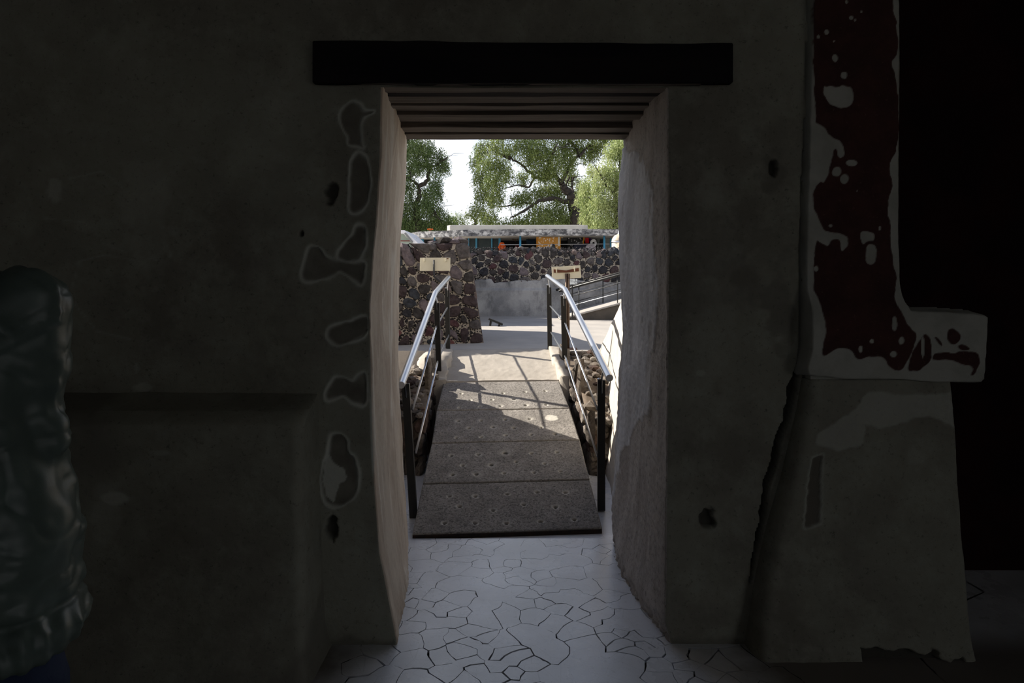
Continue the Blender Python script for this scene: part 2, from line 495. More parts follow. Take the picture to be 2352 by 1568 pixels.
def features(X, Z):
    """plaster damage on the inner wall face: relief plus masks"""
    pale = np.zeros(X.shape); dark = np.zeros(X.shape); hole = np.zeros(X.shape); rel = np.zeros(X.shape)
    P = np.stack([X, np.zeros_like(X), Z], -1)
    wob = fbm(P, 22, 3) * .004
    rel += fbm(P, 1.3, 3) * .012 + fbm(P, 9, 3) * .0025 + fbm(P, 40, 2) * .0012
    patches = [
        [(808,230),(786,252),(780,272),(790,300),(800,314),(796,332),(818,336),(838,342),(826,320),(825,282),(836,266),(862,254),(838,256),(826,240)],
        [(822,345),(806,360),(801,380),(803,420),(800,480),(812,490),(836,476),(848,440),(850,400),(844,360)],
        [(815,516),(806,545),(776,570),(770,592),(795,604),(828,592),(842,560),(838,520)],
        [(705,562),(694,610),(690,640),(708,648),(760,635),(780,622),(802,635),(832,660),(840,600),(812,604),(780,598),(748,592),(736,570)],
        [(846,722),(800,738),(758,750),(750,770),(760,786),(782,793),(846,772)],
        [(842,850),(824,860),(812,880),(782,866),(765,868),(746,905),(750,920),(772,914),(792,904),(812,926),(844,934)],
        [(770,994),(758,1000),(756,1040),(744,1066),(740,1100),(744,1150),(760,1161),(790,1158),(820,1132),(823,1090),(815,1050),(800,1040),(799,1010),(786,995)],
        [(1850,1050),(1872,1042),(1868,1140),(1866,1190),(1838,1196),(1842,1130),(1846,1080)],
    ]
    for k, pg in enumerate(patches):
        q = soft(wp(pg))
        xs_ = [a for a, _ in q]; zs_ = [b for _, b in q]
        m = (X > min(xs_)-.05) & (X < max(xs_)+.05) & (Z > min(zs_)-.05) & (Z < max(zs_)+.05)
        if not m.any(): continue
        d = sdf_poly(X[m], Z[m], q) + wob[m]
        inside = smooth(-.002, .004, d)
        rim = np.exp(-((d + .003) / (.0065 + .002 * np.sin(60 * X[m]))) ** 2)
        dark[m] = np.maximum(dark[m], inside * (.75 + .25 * fbm(P[m], 18, 3)))
        pale[m] = np.maximum(pale[m], rim * np.clip(.85 + .35 * fbm(P[m], 9, 2), .25, 1))
        rel[m] += inside * .007 - rim * .0035
        if k == 6:
            d2 = sdf_poly(X[m], Z[m], wp([(752,1040),(768,1060),(790,1078),(798,1095),(780,1115),(765,1150),(748,1140),(746,1080)])) + 2 * wob[m]
            pale[m] = np.maximum(pale[m], .8 * smooth(-.002, .003, d2))
    blots = [(120,435,14,26,.35),(325,890,24,9,.35),(312,845,7,12,.3),(268,1146,42,15,.45),(210,905,14,9,.2),(365,1045,28,8,.25),(1630,440,38,48,.10),
             (1610,857,12,6,.3),(330,480,60,130,.13),(640,430,90,300,.06),(1640,700,60,260,.08)]
    for x, y, rx, ry, a in blots:
        cx, cz = wp([(x, y)])[0]
        e = np.hypot((X - cx) / (rx * S), (Z - cz) / (ry * S)) + fbm(P, 16, 3) * .45
        pale = np.maximum(pale, a * (1 - smooth(.7, 1.15, e)))
    for x, y, rx, ry, a in [(1775,395,34,42,.6),(1700,640,45,70,.45),(1790,700,40,110,.55),(300,1020,150,60,.35),(120,560,110,60,.3)]:
        cx, cz = wp([(x, y)])[0]
        e = np.hypot((X - cx) / (rx * S), (Z - cz) / (ry * S)) + fbm(P, 20, 4) * .55
        dark = np.maximum(dark, a * (1 - smooth(.5, 1.2, e)))
    for x, y, rx, ry in [(760,442,15,27),(762,1216,15,30),(1627,1196,18,27),(691,536,6,7),(1776,388,10,20)]:
        cx, cz = wp([(x, y)])[0]
        e = np.hypot((X - cx) / (rx * S), (Z - cz) / (ry * S)) + fbm(P, 40, 3) * .28
        k = 1 - smooth(.7, 1.1, e)
        rel += .03 * k
        hole = np.maximum(hole, .8 * k)
    # fine drying lines on the left field
    for pts in [[(150,410),(230,392),(290,440),(350,470),(375,530),(390,590)],[(100,500),(190,510),(240,560),(300,585),(380,600)],
                [(170,640),(180,600),(240,585),(320,600)],[(165,650),(170,700),(220,760),(300,780)],[(395,1060),(400,1120),(370,1160),(300,1165)]]:
        d, _ = dist_line(X, Z, wp(pts))
        pale = np.maximum(pale, .22 * np.exp(-((d + np.abs(wob)) / .0045) ** 2))
    # the open crack between wall and pier
    cr = wp([(1858,-80),(1850,300),(1843,430),(1840,600),(1838,830),(1824,890),(1808,970),(1790,1010),(1783,1060),(1764,1110),(1754,1200),(1737,1270),(1726,1340)])
    wd = np.array([.002,.002,.003,.004,.004,.017,.014,.012,.013,.011,.011,.008,.003])
    d, par = dist_line(X, Z, cr)
    wdt = np.interp(par, np.arange(len(cr)), wd) * (1 + .35 * fbm(P, 25, 2))
    k = 1 - smooth(.7, 1.25, d / np.maximum(wdt, 1e-4))
    rel += k * .045
    hole = np.maximum(hole, k * .85)
    # crumbled plaster along the floor
    k = (1 - smooth(.0, .035, Z + fbm(P, 14, 3) * .02)) * .6
    dark = np.maximum(dark, k)
    return rel, np.clip(pale, 0, 1), np.clip(dark, 0, 1), np.clip(hole, 0, 1)

def wall_side(side):
    Xf = (XFL if side < 0 else XFR)(zs); Xb = (XBL if side < 0 else XBR)(zs)
    r = .014
    if side < 0:
        s0 = np.concatenate([np.linspace(-4.3, -2.3, 25)[:-1], np.linspace(-2.3, -.95, 110)[:-1], np.linspace(-.95, -.515, 75)])
        end = -.515
    else:
        s0 = np.concatenate([np.linspace(XPIER, .62, 150)]); end = .62
    ncol = len(s0)
    # front plane columns, squeezed so that the last one follows the jamb edge
    X = np.zeros((nz, ncol)); Y = np.full((nz, ncol), YF)
    for i in range(nz):
        t = np.clip((s0 - s0[0]) / (end - s0[0]), 0, 1)
        X[i] = s0 + (Xf[i] - np.sign(-side) * 0 + side * r - end) * smooth(.55, 1, t)
    Z = np.repeat(zs[:, None], ncol, 1)
    rel, pale, dark, hole = features(X, Z)
    Y = Y + rel
    # rounded arris
    arc = []
    for a in np.linspace(0, 90, 6)[1:]:
        w = math.radians(a)
        arc.append((side * r * (1 - math.sin(w)), r * (1 - math.cos(w))))
    nA = len(arc)
    nJ = 84
    tj = np.linspace(0, 1, nJ + 1)[1:]
    XJ = np.zeros((nz, nA + nJ)); YJ = np.zeros((nz, nA + nJ))
    relE = rel[:, -1]
    for k, (dx, dy) in enumerate(arc):
        XJ[:, k] = Xf + dx; YJ[:, k] = YF + relE * (1 - k / nA) + dy
    for k, t in enumerate(tj):
        bulge = math.sin(math.pi * t) ** .8 * np.exp(-zs / .16) * (.045 if side > 0 else .02)
        XJ[:, nA + k] = Xf + (Xb - Xf) * t - side * bulge
        YJ[:, nA + k] = YF + r + (YB - YF - r) * t
    ZJ = np.repeat(zs[:, None], nA + nJ, 1)
    PJ = np.stack([XJ * 0 + side * 5, YJ, ZJ], -1)
    fade = np.concatenate([np.linspace(.2, 1, nA), np.ones(nJ)])[None, :]
    XJ = XJ + side * fade * (fbm(PJ * np.array([1, 1, .45]), 5, 4) * .008 + fbm(PJ, 60, 2) * (.0022 if side > 0 else .0008))
    XJ = XJ + side * fade * np.abs(fbm(PJ, 25, 3)) * .03 * (1 - smooth(.0, .07, ZJ)) * (1 if side > 0 else .3)
    # masks on the jamb
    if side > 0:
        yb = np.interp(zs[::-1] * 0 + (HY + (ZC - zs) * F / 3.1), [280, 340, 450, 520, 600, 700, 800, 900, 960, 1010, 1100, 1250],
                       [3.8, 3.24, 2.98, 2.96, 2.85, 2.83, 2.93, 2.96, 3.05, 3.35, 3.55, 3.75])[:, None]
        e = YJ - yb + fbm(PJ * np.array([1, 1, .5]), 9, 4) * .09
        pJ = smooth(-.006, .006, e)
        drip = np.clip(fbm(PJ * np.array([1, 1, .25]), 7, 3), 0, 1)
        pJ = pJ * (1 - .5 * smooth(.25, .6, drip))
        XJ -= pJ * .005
    else:
        pJ = smooth(.22, .34, fbm(PJ * np.array([1, 1, .22]), 4.5, 3)) * .65
        XJ += pJ * .003
    # outer face of the wall
    nO = 8
    XO = np.zeros((nz, nO)); YO = np.zeros((nz, nO))
    for k in range(nO):
        t = k / (nO - 1)
        XO[:, k] = Xb + side * (.02 + t * 3.6); YO[:, k] = YB + .02
    ZO = np.repeat(zs[:, None], nO, 1)
    V = np.concatenate([np.stack([X, Y, Z], -1), np.stack([XJ, YJ, ZJ], -1), np.stack([XO, YO, ZO], -1)], 1)
    zz = np.zeros((nz, nO)); zj = np.zeros((nz, nA + nJ))
    at = {'pale': np.concatenate([pale, pJ, zz], 1), 'dark': np.concatenate([dark, zj, zz], 1), 'hole': np.concatenate([hole, zj, zz], 1)}
    nc = V.shape[1] - 1
    mi = np.zeros((nz - 1, nc), int)
    mi[:, ncol + 1:] = 1
    mi[:, ncol + nA + nJ - 1:] = 2
    o = grid('wall_front_left' if side < 0 else 'wall_front_right', V,
             [M['wall'], M['jambL'] if side < 0 else M['jambR'], M['facade']], attr=at, mi=mi)
    return struct(o)
wall_side(-1)
wall_side(1)

# wall above the door, inside and outside, and the mass between
xs = np.linspace(-.56, .66, 90); zt = np.linspace(2.19, 3.3, 70)
XX, ZZ = np.meshgrid(xs, zt)
PP = np.stack([XX, XX * 0, ZZ], -1)
rel, pale, dark, hole = features(XX, ZZ)
struct(grid('wall_front_top', np.stack([XX, YF + rel + .0005, ZZ], -1), M['wall'], attr={'pale': pale, 'dark': dark, 'hole': hole}))
mb = MB().box((-.75, YF + .06, 2.42), (.8, YB + .018, 4.2))
mb.box((-4.3, YF + .1, 3.29), (4.3, YB + .02, 4.2))
struct(mb.build('wall_front_upper_mass', M['facade']))

# ---- lintel
lin_t = thing('lintel_beam', 'dark wooden lintel beam with weathered plank soffit over the doorway', 'lintel')
b0, b1 = wp([(722, 194), (1679, 104)])
mb = MB()
n = 40
vs, fs = [], []
for i in range(n + 1):
    x = b0[0] + (b1[0] - b0[0]) * i / n
    w1 = float(fbm(np.array([x, 1.0, 2.0]), 6, 3)) * .003; w2 = float(fbm(np.array([x, 5.0, 2.0]), 6, 3)) * .003
    zb = b0[1] - .003 * i / n + w1; ztp = b1[1] + .009 - .010 * i / n + w2
    for y, z in ((YF - .03, zb), (YF - .03, ztp), (YF + .20, ztp), (YF + .20, max(zb, 2.204))):
        vs.append((x, y, z))
for i in range(n):
    a = i * 4
    for k in range(4):
        fs.append((a + k, a + (k + 1) % 4, a + 4 + (k + 1) % 4, a + 4 + k))
fs += [(3, 2, 1, 0), (n*4, n*4+1, n*4+2, n*4+3)]
mb.add(vs, fs).build('beam', M['beam'], lin_t, bevel=.006)
edges = [2.668, 2.80, 2.885, 3.01, 3.075, 3.17, 3.285, 3.455, 3.58, 3.735]
zoff = [0.0, .022, .010, .004, .016, .000, .030, .004, -.004]
for i in range(len(edges) - 1):
    y0, y1 = edges[i], edges[i + 1] - .006 - .004 * (i % 3)
    z0 = 2.197 + zoff[i] - .004 * i / 8
    nn = 30
    vs, fs = [], []
    for k in range(nn + 1):
        x = -.72 + 1.46 * k / nn
        q = np.array([[x, i * 3.1, 1.0], [x, i * 3.1, 7.0], [x, i * 3.1, 13.0]])
        w = fbm(q, 3, 3) * np.array([.003, .0035, .0035])
        for y, z in ((y0 + w[1], z0 + w[0]), (y1 + w[2], z0 + w[0] * .6), (y1 + w[2], 2.335), (y0 + w[1], 2.335)):
            vs.append((x, y, z))
    for k in range(nn):
        a = k * 4
        for j in range(4): fs.append((a + j, a + 4 + j, a + 4 + (j + 1) % 4, a + (j + 1) % 4))
    fs += [(0, 1, 2, 3), (nn*4+3, nn*4+2, nn*4+1, nn*4)]
    MB().add(vs, fs).build('plank', M['plank'], lin_t, bevel=.003)

# ---- stepped plinth along the left foot of the wall
def plinth():
    XE = (741 - 1176) * S
    zz = np.concatenate([np.linspace(0, .9, 150), .9 + .05 * np.sin(np.linspace(.1, 1, 12) * math.pi / 2)])
    rows, H = [], .95
    for k, z in enumerate(zz):
        flare = .06 * math.exp(-z / .07) + .035 * (1 - z / H)
        over = 0 if z <= .9 else (1 - math.cos((z - .9) / .05 * math.pi / 2)) * .06
        out = .215 + flare - over                     # how far it stands out of the wall
        xr = XE + .004 + .03 * math.exp(-z / .05) - .018 * (z / H)
        r = .035
        pts = [(xr + .012, YF + .03)]
        for y in np.linspace(YF - .005, YF - out + r, 30): pts.append((xr - .006 * (YF - y) / .2, y))
        for a in np.linspace(10, 90, 8):
            w = math.radians(a); pts.append((xr - .008 - r * (1 - math.cos(w)), YF - out + r * (1 - math.sin(w))))
        for x in np.linspace(xr - r - .02, -2.3, 150): pts.append((x, YF - out))
        for x in np.linspace(-2.4, -4.3, 12): pts.append((x, YF - out))
        rows.append([(x, y, z) for x, y in pts])
    last = rows[-1]
    for t in np.linspace(.1, 1, 14):                  # sloping top back to the wall
        rows.append([(x, y + (YF + .03 - y) * t, .95 + .05 * t ** 1.3) for x, y, z in last])
    V = np.array(rows)
    P = V.copy()
    n = fbm(P, 3, 3) * .009 + fbm(P, 30, 3) * .002
    V[..., 1] += n; V[..., 0] += n * .5
    at = {k: np.zeros(V.shape[:2]) for k in ('pale', 'dark', 'hole')}
    for x, y, rx, ry, a in [(268,1146,42,15,.45),(365,1042,30,9,.25),(240,1180,40,60,.12)]:
        e = np.hypot((V[..., 0] - (x-1176)*2.45/F) / (rx*.00156), (V[..., 2] - (ZC-(y-HY)*2.45/F)) / (ry*.00156)) + fbm(P, 16, 3) * .45
        at['pale'] = np.maximum(at['pale'], a * (1 - smooth(.7, 1.15, e)))
    at['dark'] = np.clip(.5 * smooth(.1, .7, fbm(P, 2.5, 4)), 0, 1)
    struct(grid('trim_1', V, M['wall'], attr=at))
plinth()

# ---- the pier's battered base on the right
def pier_base():
    XL = curve([(1842,872),(1826,960),(1800,1080),(1765,1200),(1738,1320),(1712,1480)], YF)
    XR = curve([(2188,872),(2198,1000),(2206,1200),(2214,1330),(2222,1480)], YF - .05)
    zz = np.linspace(0, 1.05, 180)
    rows = []
    for z in zz:
        xl, xr = float(XL(z)), float(XR(z))
        out = .055 + .03 * (1 - z / 1.05) + .03 * math.exp(-z / .05)
        pts = [(xl - .005, YF + .05), (xl, YF + .02)]
        for a in np.linspace(0, 90, 9):
            w = math.radians(a); pts.append((xl + .05 * (1 - math.cos(w)), YF + .01 - (out + .01) * math.sin(w)))
        for x in np.linspace(xl + .056, xr - .03, 110): pts.append((x, YF - out))
        for a in np.linspace(10, 90, 7):
            w = math.radians(a); pts.append((xr - .03 + .03 * math.sin(w), YF - out + .03 * (1 - math.cos(w))))
        for y in np.linspace(YF, 3.36, 12): pts.append((xr, y))
        rows.append([(x, y, z) for x, y in pts])
    last = rows[-1]
    for t in np.linspace(.05, 1, 10):
        rows.append([(x, y + (3.36 - y) * t, 1.05) for x, y, z in last])
    V = np.array(rows); P = V.copy()
    V[..., 1] += fbm(P, 3, 3) * .008 + fbm(P, 35, 3) * .002
    X, Z = V[..., 0], V[..., 2]
    pale = np.zeros(X.shape); dark = np.zeros(X.shape); hole = np.zeros(X.shape)
    d = sdf_poly(X, Z, wp([(1965,898),(1935,948),(1862,985),(1856,1010),(1900,1020),(1955,1008),(1968,968),(2000,980),(2080,955),(2150,962),(2192,985),(2188,888)])) + fbm(P, 10, 4) * .02
    pale = np.maximum(pale, .42 * smooth(-.004, .008, d))
    d = sdf_poly(X, Z, wp([(2055,1020),(2080,1010),(2115,1040),(2120,1070),(2060,1060)])) + fbm(P, 10, 4) * .012
    pale = np.maximum(pale, .16 * smooth(-.004, .02, d))
    q = wp([(1850,1042),(1872,1036),(1868,1130),(1866,1188),(1832,1196),(1838,1130),(1842,1080)])
    d = sdf_poly(X, Z, q) + fbm(P, 22, 3) * .005
    dark = np.maximum(dark, smooth(-.002, .004, d))
    pale = np.maximum(pale, .45 * np.exp(-((d + .003) / .005) ** 2))
    V[..., 1] += .008 * smooth(-.002, .004, d)
    k = (X > 1.32) & (X < 1.70)
    e = Z - .035 + fbm(P, 12, 3) * .03
    kk = np.where(k, 1 - smooth(-.012, .0, e), 0)
    V[..., 1] += kk * .03; hole = np.maximum(hole, kk * .8)
    e = (Z - 1.0) + fbm(P, 9, 3) * .03
    struct(grid('trim_2', V, M['wall'], attr={'pale': pale, 'dark': dark, 'hole': hole}))
pier_base()

# ---- the rest of the room
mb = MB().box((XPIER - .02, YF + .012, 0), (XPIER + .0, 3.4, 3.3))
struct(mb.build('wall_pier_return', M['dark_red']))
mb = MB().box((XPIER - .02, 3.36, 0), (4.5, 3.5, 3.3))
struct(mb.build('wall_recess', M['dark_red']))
# right wall with an added opening, unseen behind the camera, sized to let in fill daylight
OY0, OY1, OZ1 = -2.9, -.75, 2.35
mb = MB().box((4.3, -3.2, 0), (4.5, OY0, 3.3)).box((4.3, OY1, 0), (4.5, 3.4, 3.3)).box((4.3, OY0, OZ1), (4.5, OY1, 3.3))
struct(mb.build('wall_right', M['room']))
struct(MB().box((-4.5, -3.2, 0), (-4.3, 3.0, 3.3)).build('wall_left', M['room']))
struct(MB().box((-4.5, -3.3, 0), (4.5, -3.1, 2.95)).box((-4.5, -3.3, 2.95), (-3, -3.1, 3.3)).box((3, -3.3, 2.95), (4.5, -3.1, 3.3)).build('wall_back', M['room']))  # slot left under the ceiling is an addition that lets in soft fill light
struct(MB().box((-4.5, -3.3, 3.29), (4.5, 3.45, 3.45)).build('ceiling', M['room']))

# ---- cracked cement floor: plates inside the doorway, plain screed beyond
def clip(poly, nx, ny, c):
    out = []
    for i in range(len(poly)):
        a, b = poly[i], poly[(i + 1) % len(poly)]
        da, db = nx*a[0] + ny*a[1] - c, nx*b[0] + ny*b[1] - c
        if da <= 0: out.append(a)
        if da * db < 0:
            t = da / (da - db)
            out.append((a[0] + (b[0]-a[0])*t, a[1] + (b[1]-a[1])*t))
    return out
def voronoi(seeds, box, gap, near=22, pairs=None):
    """cells of the seeds, each shrunk by gap/2 (a number or a function of the seed)"""
    Sd = np.array(seeds)
    cells = []
    for i, (x, y) in enumerate(seeds):
        g = gap(x, y) if callable(gap) else gap
        poly = [(box[0], box[1]), (box[2], box[1]), (box[2], box[3]), (box[0], box[3])]
        d = np.hypot(Sd[:, 0] - x, Sd[:, 1] - y)
        for j in np.argsort(d)[1:]:
            if d[j] / 2 > max(math.hypot(q[0] - x, q[1] - y) for q in poly): break
            ox, oy = Sd[j]
            dx, dy = ox - x, oy - y
            L = math.hypot(dx, dy)
            if L < 1e-6: continue
            nx, ny = dx / L, dy / L
            gg = g * pairs(i, int(j)) if pairs else g
            poly = clip(poly, nx, ny, nx * (x + ox) / 2 + ny * (y + oy) / 2 - gg / 2)
            if len(poly) < 3: break
        cells.append(poly)
    return cells
def subdiv(poly, step):
    out = []
    for i in range(len(poly)):
        a, b = poly[i], poly[(i + 1) % len(poly)]
        k = max(1, int(math.hypot(b[0]-a[0], b[1]-a[1]) / step))
        out += [(a[0] + (b[0]-a[0])*t/k, a[1] + (b[1]-a[1])*t/k) for t in range(k)]
    return out
def scatter(x0, y0, x1, y1, d, tries=4000, pts=None):
    pts = list(pts or [])
    for _ in range(tries):
        p = (R.uniform(x0, x1), R.uniform(y0, y1))
        dd = d(*p) if callable(d) else d
        if all((p[0]-q[0])**2 + (p[1]-q[1])**2 > dd*dd for q in pts): pts.append(p)
    return pts
def warp2(pts, amp=.017, s=13):
    if not pts: return pts
    q = np.array([(x, y, 0) for x, y in pts])
    a = fbm(q + 31, s, 3) * amp; b = fbm(q + 77, s, 3) * amp
    return [(x + float(i), y + float(j)) for (x, y), i, j in zip(pts, a, b)]

zone = lambda x, y: -.60 < x < .82 + .25 * (y < 2.6) and 1.95 < y < 3.74
seeds = scatter(-.75, 1.85, 1.15, 3.74, lambda x, y: .05 + .06 * (math.sin(x*9 + y*7) * .5 + .5), 3500)
big = scatter(-4.4, -3.2, 4.4, 3.4, .55, 900)
seeds += [p for p in big if not (-.95 < p[0] < 1.35 and 1.6 < p[1])]
inz = [zone(*p) for p in seeds]
cells = voronoi(seeds, (-4.5, -3.3, 4.5, 3.765), lambda x, y: .0026 + .0034 * max(0, min(1, (3.3 - y) / .8)) if zone(x, y) else 0.0, 26,
                pairs=lambda i, j: [0, 0, .45, .7, 1, 1.2, 1.4, 1][(min(i, j) * 7919 + max(i, j) * 104729) % 8])
mb = MB()
fl_cells = []
for p, ok, c in zip(seeds, inz, cells):
    if len(c) < 3: continue
    q = subdiv(c, .025 if ok else .2) if ok else subdiv(c, .03 if -1.2 < p[0] < 1.6 and p[1] > 1.4 else .3)
    near = -1.3 < p[0] < 1.7 and p[1] > 1.3
    q = [w if (abs(o[0]) < 4.3 and o[1] < 3.75 and o[1] > -3.1) else o for w, o in zip(warp2(q), q)] if near else q
    if ok: fl_cells.append(q)
    else: mb.add([(x, y, 0) for x, y in q], [tuple(range(len(q)))])
floor = struct(mb.build('floor', M['floor']))
o = MB().box((-4.5, -3.3, -.05), (4.5, 3.765, -.012)).build('crack_bed', M['crack'], floor)
for q in fl_cells:
    n = len(q)
    dz = 0.0
    vs = [(x, y, -.012) for x, y in q] + [(x, y, dz) for x, y in q]
    fs = [tuple(range(n, 2*n))] + [(i, (i+1) % n, n + (i+1) % n, n + i) for i in range(n)]
    MB().add(vs, fs).build('floor_plate', M['floor'], floor)

# ================================================================== OUTSIDE: ramp, pit, plaza
ZP = .68                                             # plaza level
XLc = lambda Y: np.interp(Y, [3.77, 4.31, 4.865, 5.42, 6.0, 6.95], [-.548, -.561, -.568, -.595, -.600, -.602])
XRc = lambda Y: np.interp(Y, [3.77, 4.31, 4.865, 5.42, 6.0, 6.95], [.507, .497, .489, .462, .42, .372])
ZR = lambda Y: .022 + .2165 * (Y - 3.77)
SK = .09
def ramp_pt(u, Y):
    return XLc(Y) + (XRc(Y) - XLc(Y)) * u, Y + SK * u, ZR(Y)

ramp = thing('access_ramp', 'sloping ramp of four worn drilled concrete slabs between the handrails', 'ramp')
joints = [3.77, 4.31, 4.865, 5.42, 6.02]
HOLES = [
    [(397,1308),(625,1305),(860,1307),(1118,1295),(1370,1282),(510,1185),(758,1211),(990,1168),(1230,1187),(433,1106),(628,1107),(866,1090),(1093,1076),(1305,1078)],
    [(445,800),(650,792),(852,782,2.2),(1050,786),(1245,778),(533,875),(748,870,1.6),(935,850),(1150,862),(458,944,1.5),(636,940,1.5),(845,934),(1070,930),(1270,919)],
    [(500,542,1.6),(672,540,1.3),(855,532,1.3),(1035,526,1.6),(1197,520,-2.6),(580,595,1.3),(762,588,1.5),(918,595,1.2),(1125,592),(488,668),(675,661),(858,651),(1050,645,1.2),(1227,640,1.6)],
    [(518,338),(660,334),(832,334),(997,326),(1150,318),(587,388),(750,384),(916,378,1.8),(508,444),(660,436),(815,430,1.2),(1005,424,1.3),(1157,421)],
]
for si in range(4):
    y0, y1 = joints[si], joints[si + 1] - .017
    nv, nu = 92, 176
    u = np.linspace(0, 1, nu)[None, :].repeat(nv, 0); yy = np.linspace(y0, y1, nv)[:, None].repeat(nu, 1)
    X, Y, Z = ramp_pt(u, yy)
    X = X + np.where(np.abs(u - .5) > .499, np.sign(u - .5) * .002, 0) + (-.014 if si == 2 else 0) * (u < .5) * 0
    P = np.stack([X, Y, Z], -1)
    pale = np.zeros(X.shape); hole = np.zeros(X.shape); rel = fbm(P, 60, 3) * .0012 + fbm(P, 5, 3) * .002
    edge = np.minimum(np.minimum(u, 1 - u) * 1.05, np.minimum(yy - y0, y1 - yy))
    pale = np.maximum(pale, .22 * (1 - smooth(0, .010, edge + fbm(P, 50, 2) * .008)))
    rel -= .004 * (1 - smooth(0, .006, edge))
    for h in HOLES[si]:
        px, py = 900 + h[0] * .3061, 800 + h[1] * .3061
        s_ = h[2] if len(h) > 2 else 1.0
        # intersect the view ray with the ramp plane
        k = (px - 1176) / F; m_ = (py - HY) / F
        Yh = (ZC - .022 + .2165 * 3.77 + .2165 * SK * .5) / (m_ + .2165)
        for _ in range(3):
            xh = k * Yh
            uu = (xh - XLc(Yh)) / (XRc(Yh) - XLc(Yh))
            Yh = (ZC - .022 + .2165 * (3.77 + SK * uu)) / (m_ + .2165)
        d = np.hypot(X - k * Yh, Y - Yh)
        n_ = fbm(P + 3.7 * s_, 45, 3)
        if s_ < 0:
            pale = np.maximum(pale, .95 * (1 - smooth(.045, .055, d + n_ * .006)))
            continue
        pale = np.maximum(pale, (.75 if s_ == 1 else .5) * (1 - smooth(.016, .028 * s_, d + n_ * .006)))
        if s_ > 1.1: pale = np.maximum(pale, .28 * np.clip(.6 + n_, 0, 1) * np.exp(-((d + n_ * .009 - .026 * s_) / .005) ** 2))
        rel -= .004 * (1 - smooth(.012, .022 * s_, d + n_ * .005))
        kk = 1 - smooth(.0085, .0120, d / max(1, s_ * .7) + n_ * .0015)
        hole = np.maximum(hole, kk); rel -= .02 * kk
    if si == 3:
        cx0 = [(470,330),(440,380),(425,430),(395,480)]
        for (a, b) in zip(cx0[:-1], cx0[1:]):
            pass
    Z = Z + rel
    # skirt down to the slab's underside
    V = np.stack([X, Y, Z], -1)
    def ring(dz):
        W_ = V.copy(); W_[..., 2] -= dz; return W_
    top = np.pad(V, ((1, 1), (1, 1), (0, 0)), mode='edge')
    for sl in ((0, slice(None)), (-1, slice(None)), (slice(None), 0), (slice(None), -1)): top[sl][..., 2] -= .045
    pd = lambda a: np.pad(a, 1, mode='edge')
    grid('slab', top, M['slab'], ramp, attr={'pale': np.pad(pale, 1), 'hole': np.pad(hole, 1, constant_values=.9)})
# steel frame: dark angle iron showing along the lower edge, the sides and under each joint
fr = MB()
for Y in joints[:-1]:
    a, b = Vector(ramp_pt(0, Y)), Vector(ramp_pt(1, Y))
    d_ = Vector((0, -.006, 0)) if Y < 3.8 else Vector((0, .004, 0))
    if Y < 3.8:
        vs = [a + d_ + Vector((0, 0, -.02 - .022)), b + d_ + Vector((0, 0, -.042)), b + d_ + Vector((0, 0, -.006)), a + d_ + Vector((0, 0, -.006))]
        vs += [v + Vector((0, .03, 0)) for v in vs]
        fr.add(vs, [(0,1,2,3),(7,6,5,4),(3,2,6,7),(0,4,5,1),(0,3,7,4),(1,5,6,2)])
    else:
        fr.box((min(a.x, b.x) + .02, a.y - .03, a.z - .10), (max(a.x, b.x) - .02, a.y + .05, a.z - .05))
for u in (0.02, .98):
    p = [Vector(ramp_pt(u, Y)) for Y in (3.775, 6.0)]
    vs = []
    for q in p: vs += [q + Vector((-.012, 0, -.12)), q + Vector((.012, 0, -.12)), q + Vector((.012, 0, -.046)), q + Vector((-.012, 0, -.046))]
    fr.add(vs, [(0,1,2,3),(7,6,5,4),(0,4,5,1),(1,5,6,2),(2,6,7,3),(3,7,4,0)])
fr.build('steel_frame', M['rust'], ramp)

# concrete head of the ramp (solid)
nv, nu = 60, 80
u = np.linspace(0, 1, nu)[None, :].repeat(nv, 0); yy = np.linspace(6.02, 6.98, nv)[:, None].repeat(nu, 1)
X, Y, Z = ramp_pt(u, yy)
Z = np.minimum(Z, ZP + .01)
P = np.stack([X, Y, Z], -1)
X = X + (u - .5) * .03
Z = Z + fbm(P, 30, 3) * .002 + fbm(P, 4, 3) * .004 + .006 * (1 - smooth(6.02, 6.06, yy + fbm(P, 20, 2) * .02))
V = np.pad(np.stack([X, Y, Z], -1), ((1, 1), (1, 1), (0, 0)), mode='edge')
for sl in ((0, slice(None)), (-1, slice(None)), (slice(None), 0), (slice(None), -1)): V[sl][..., 2] = 0
struct(grid('ramp_head', V, M['ramp_conc']))

# pit floor beside the ramp and the plaza
struct(MB().box((-3.2, 3.755, -.06), (3.2, 7.0, -.008)).build('pit_floor', M['floor']))
g = MB()
g.add([(-60, 6.93, ZP), (60, 6.93, ZP), (60, 120, ZP), (-60, 120, ZP), (-60, 6.93, 0), (60, 6.93, 0)], [(0, 1, 2, 3), (4, 5, 1, 0)])
g.add([(-60, 3.0, ZP), (-3.1, 3.0, ZP), (-3.1, 6.94, ZP), (-60, 6.94, ZP)], [(0, 1, 2, 3)])
g.add([(3.1, 3.0, ZP), (60, 3.0, ZP), (60, 6.94, ZP), (3.1, 6.94, ZP)], [(0, 1, 2, 3)])
g.add([(4.51, -60, .0), (60, -60, .0), (60, 3.0, .0), (4.51, 3.0, .0)], [(0, 1, 2, 3)])
g.add([(-60, -60, .0), (-4.51, -60, .0), (-4.51, 3.0, .0), (-60, 3.0, .0)], [(0, 1, 2, 3)])
g.add([(-4.51, -60, .0), (4.51, -60, .0), (4.51, -3.31, .0), (-4.51, -3.31, .0)], [(0, 1, 2, 3)])
struct(g.build('plaza_ground', M['plaza'], recalc=False))

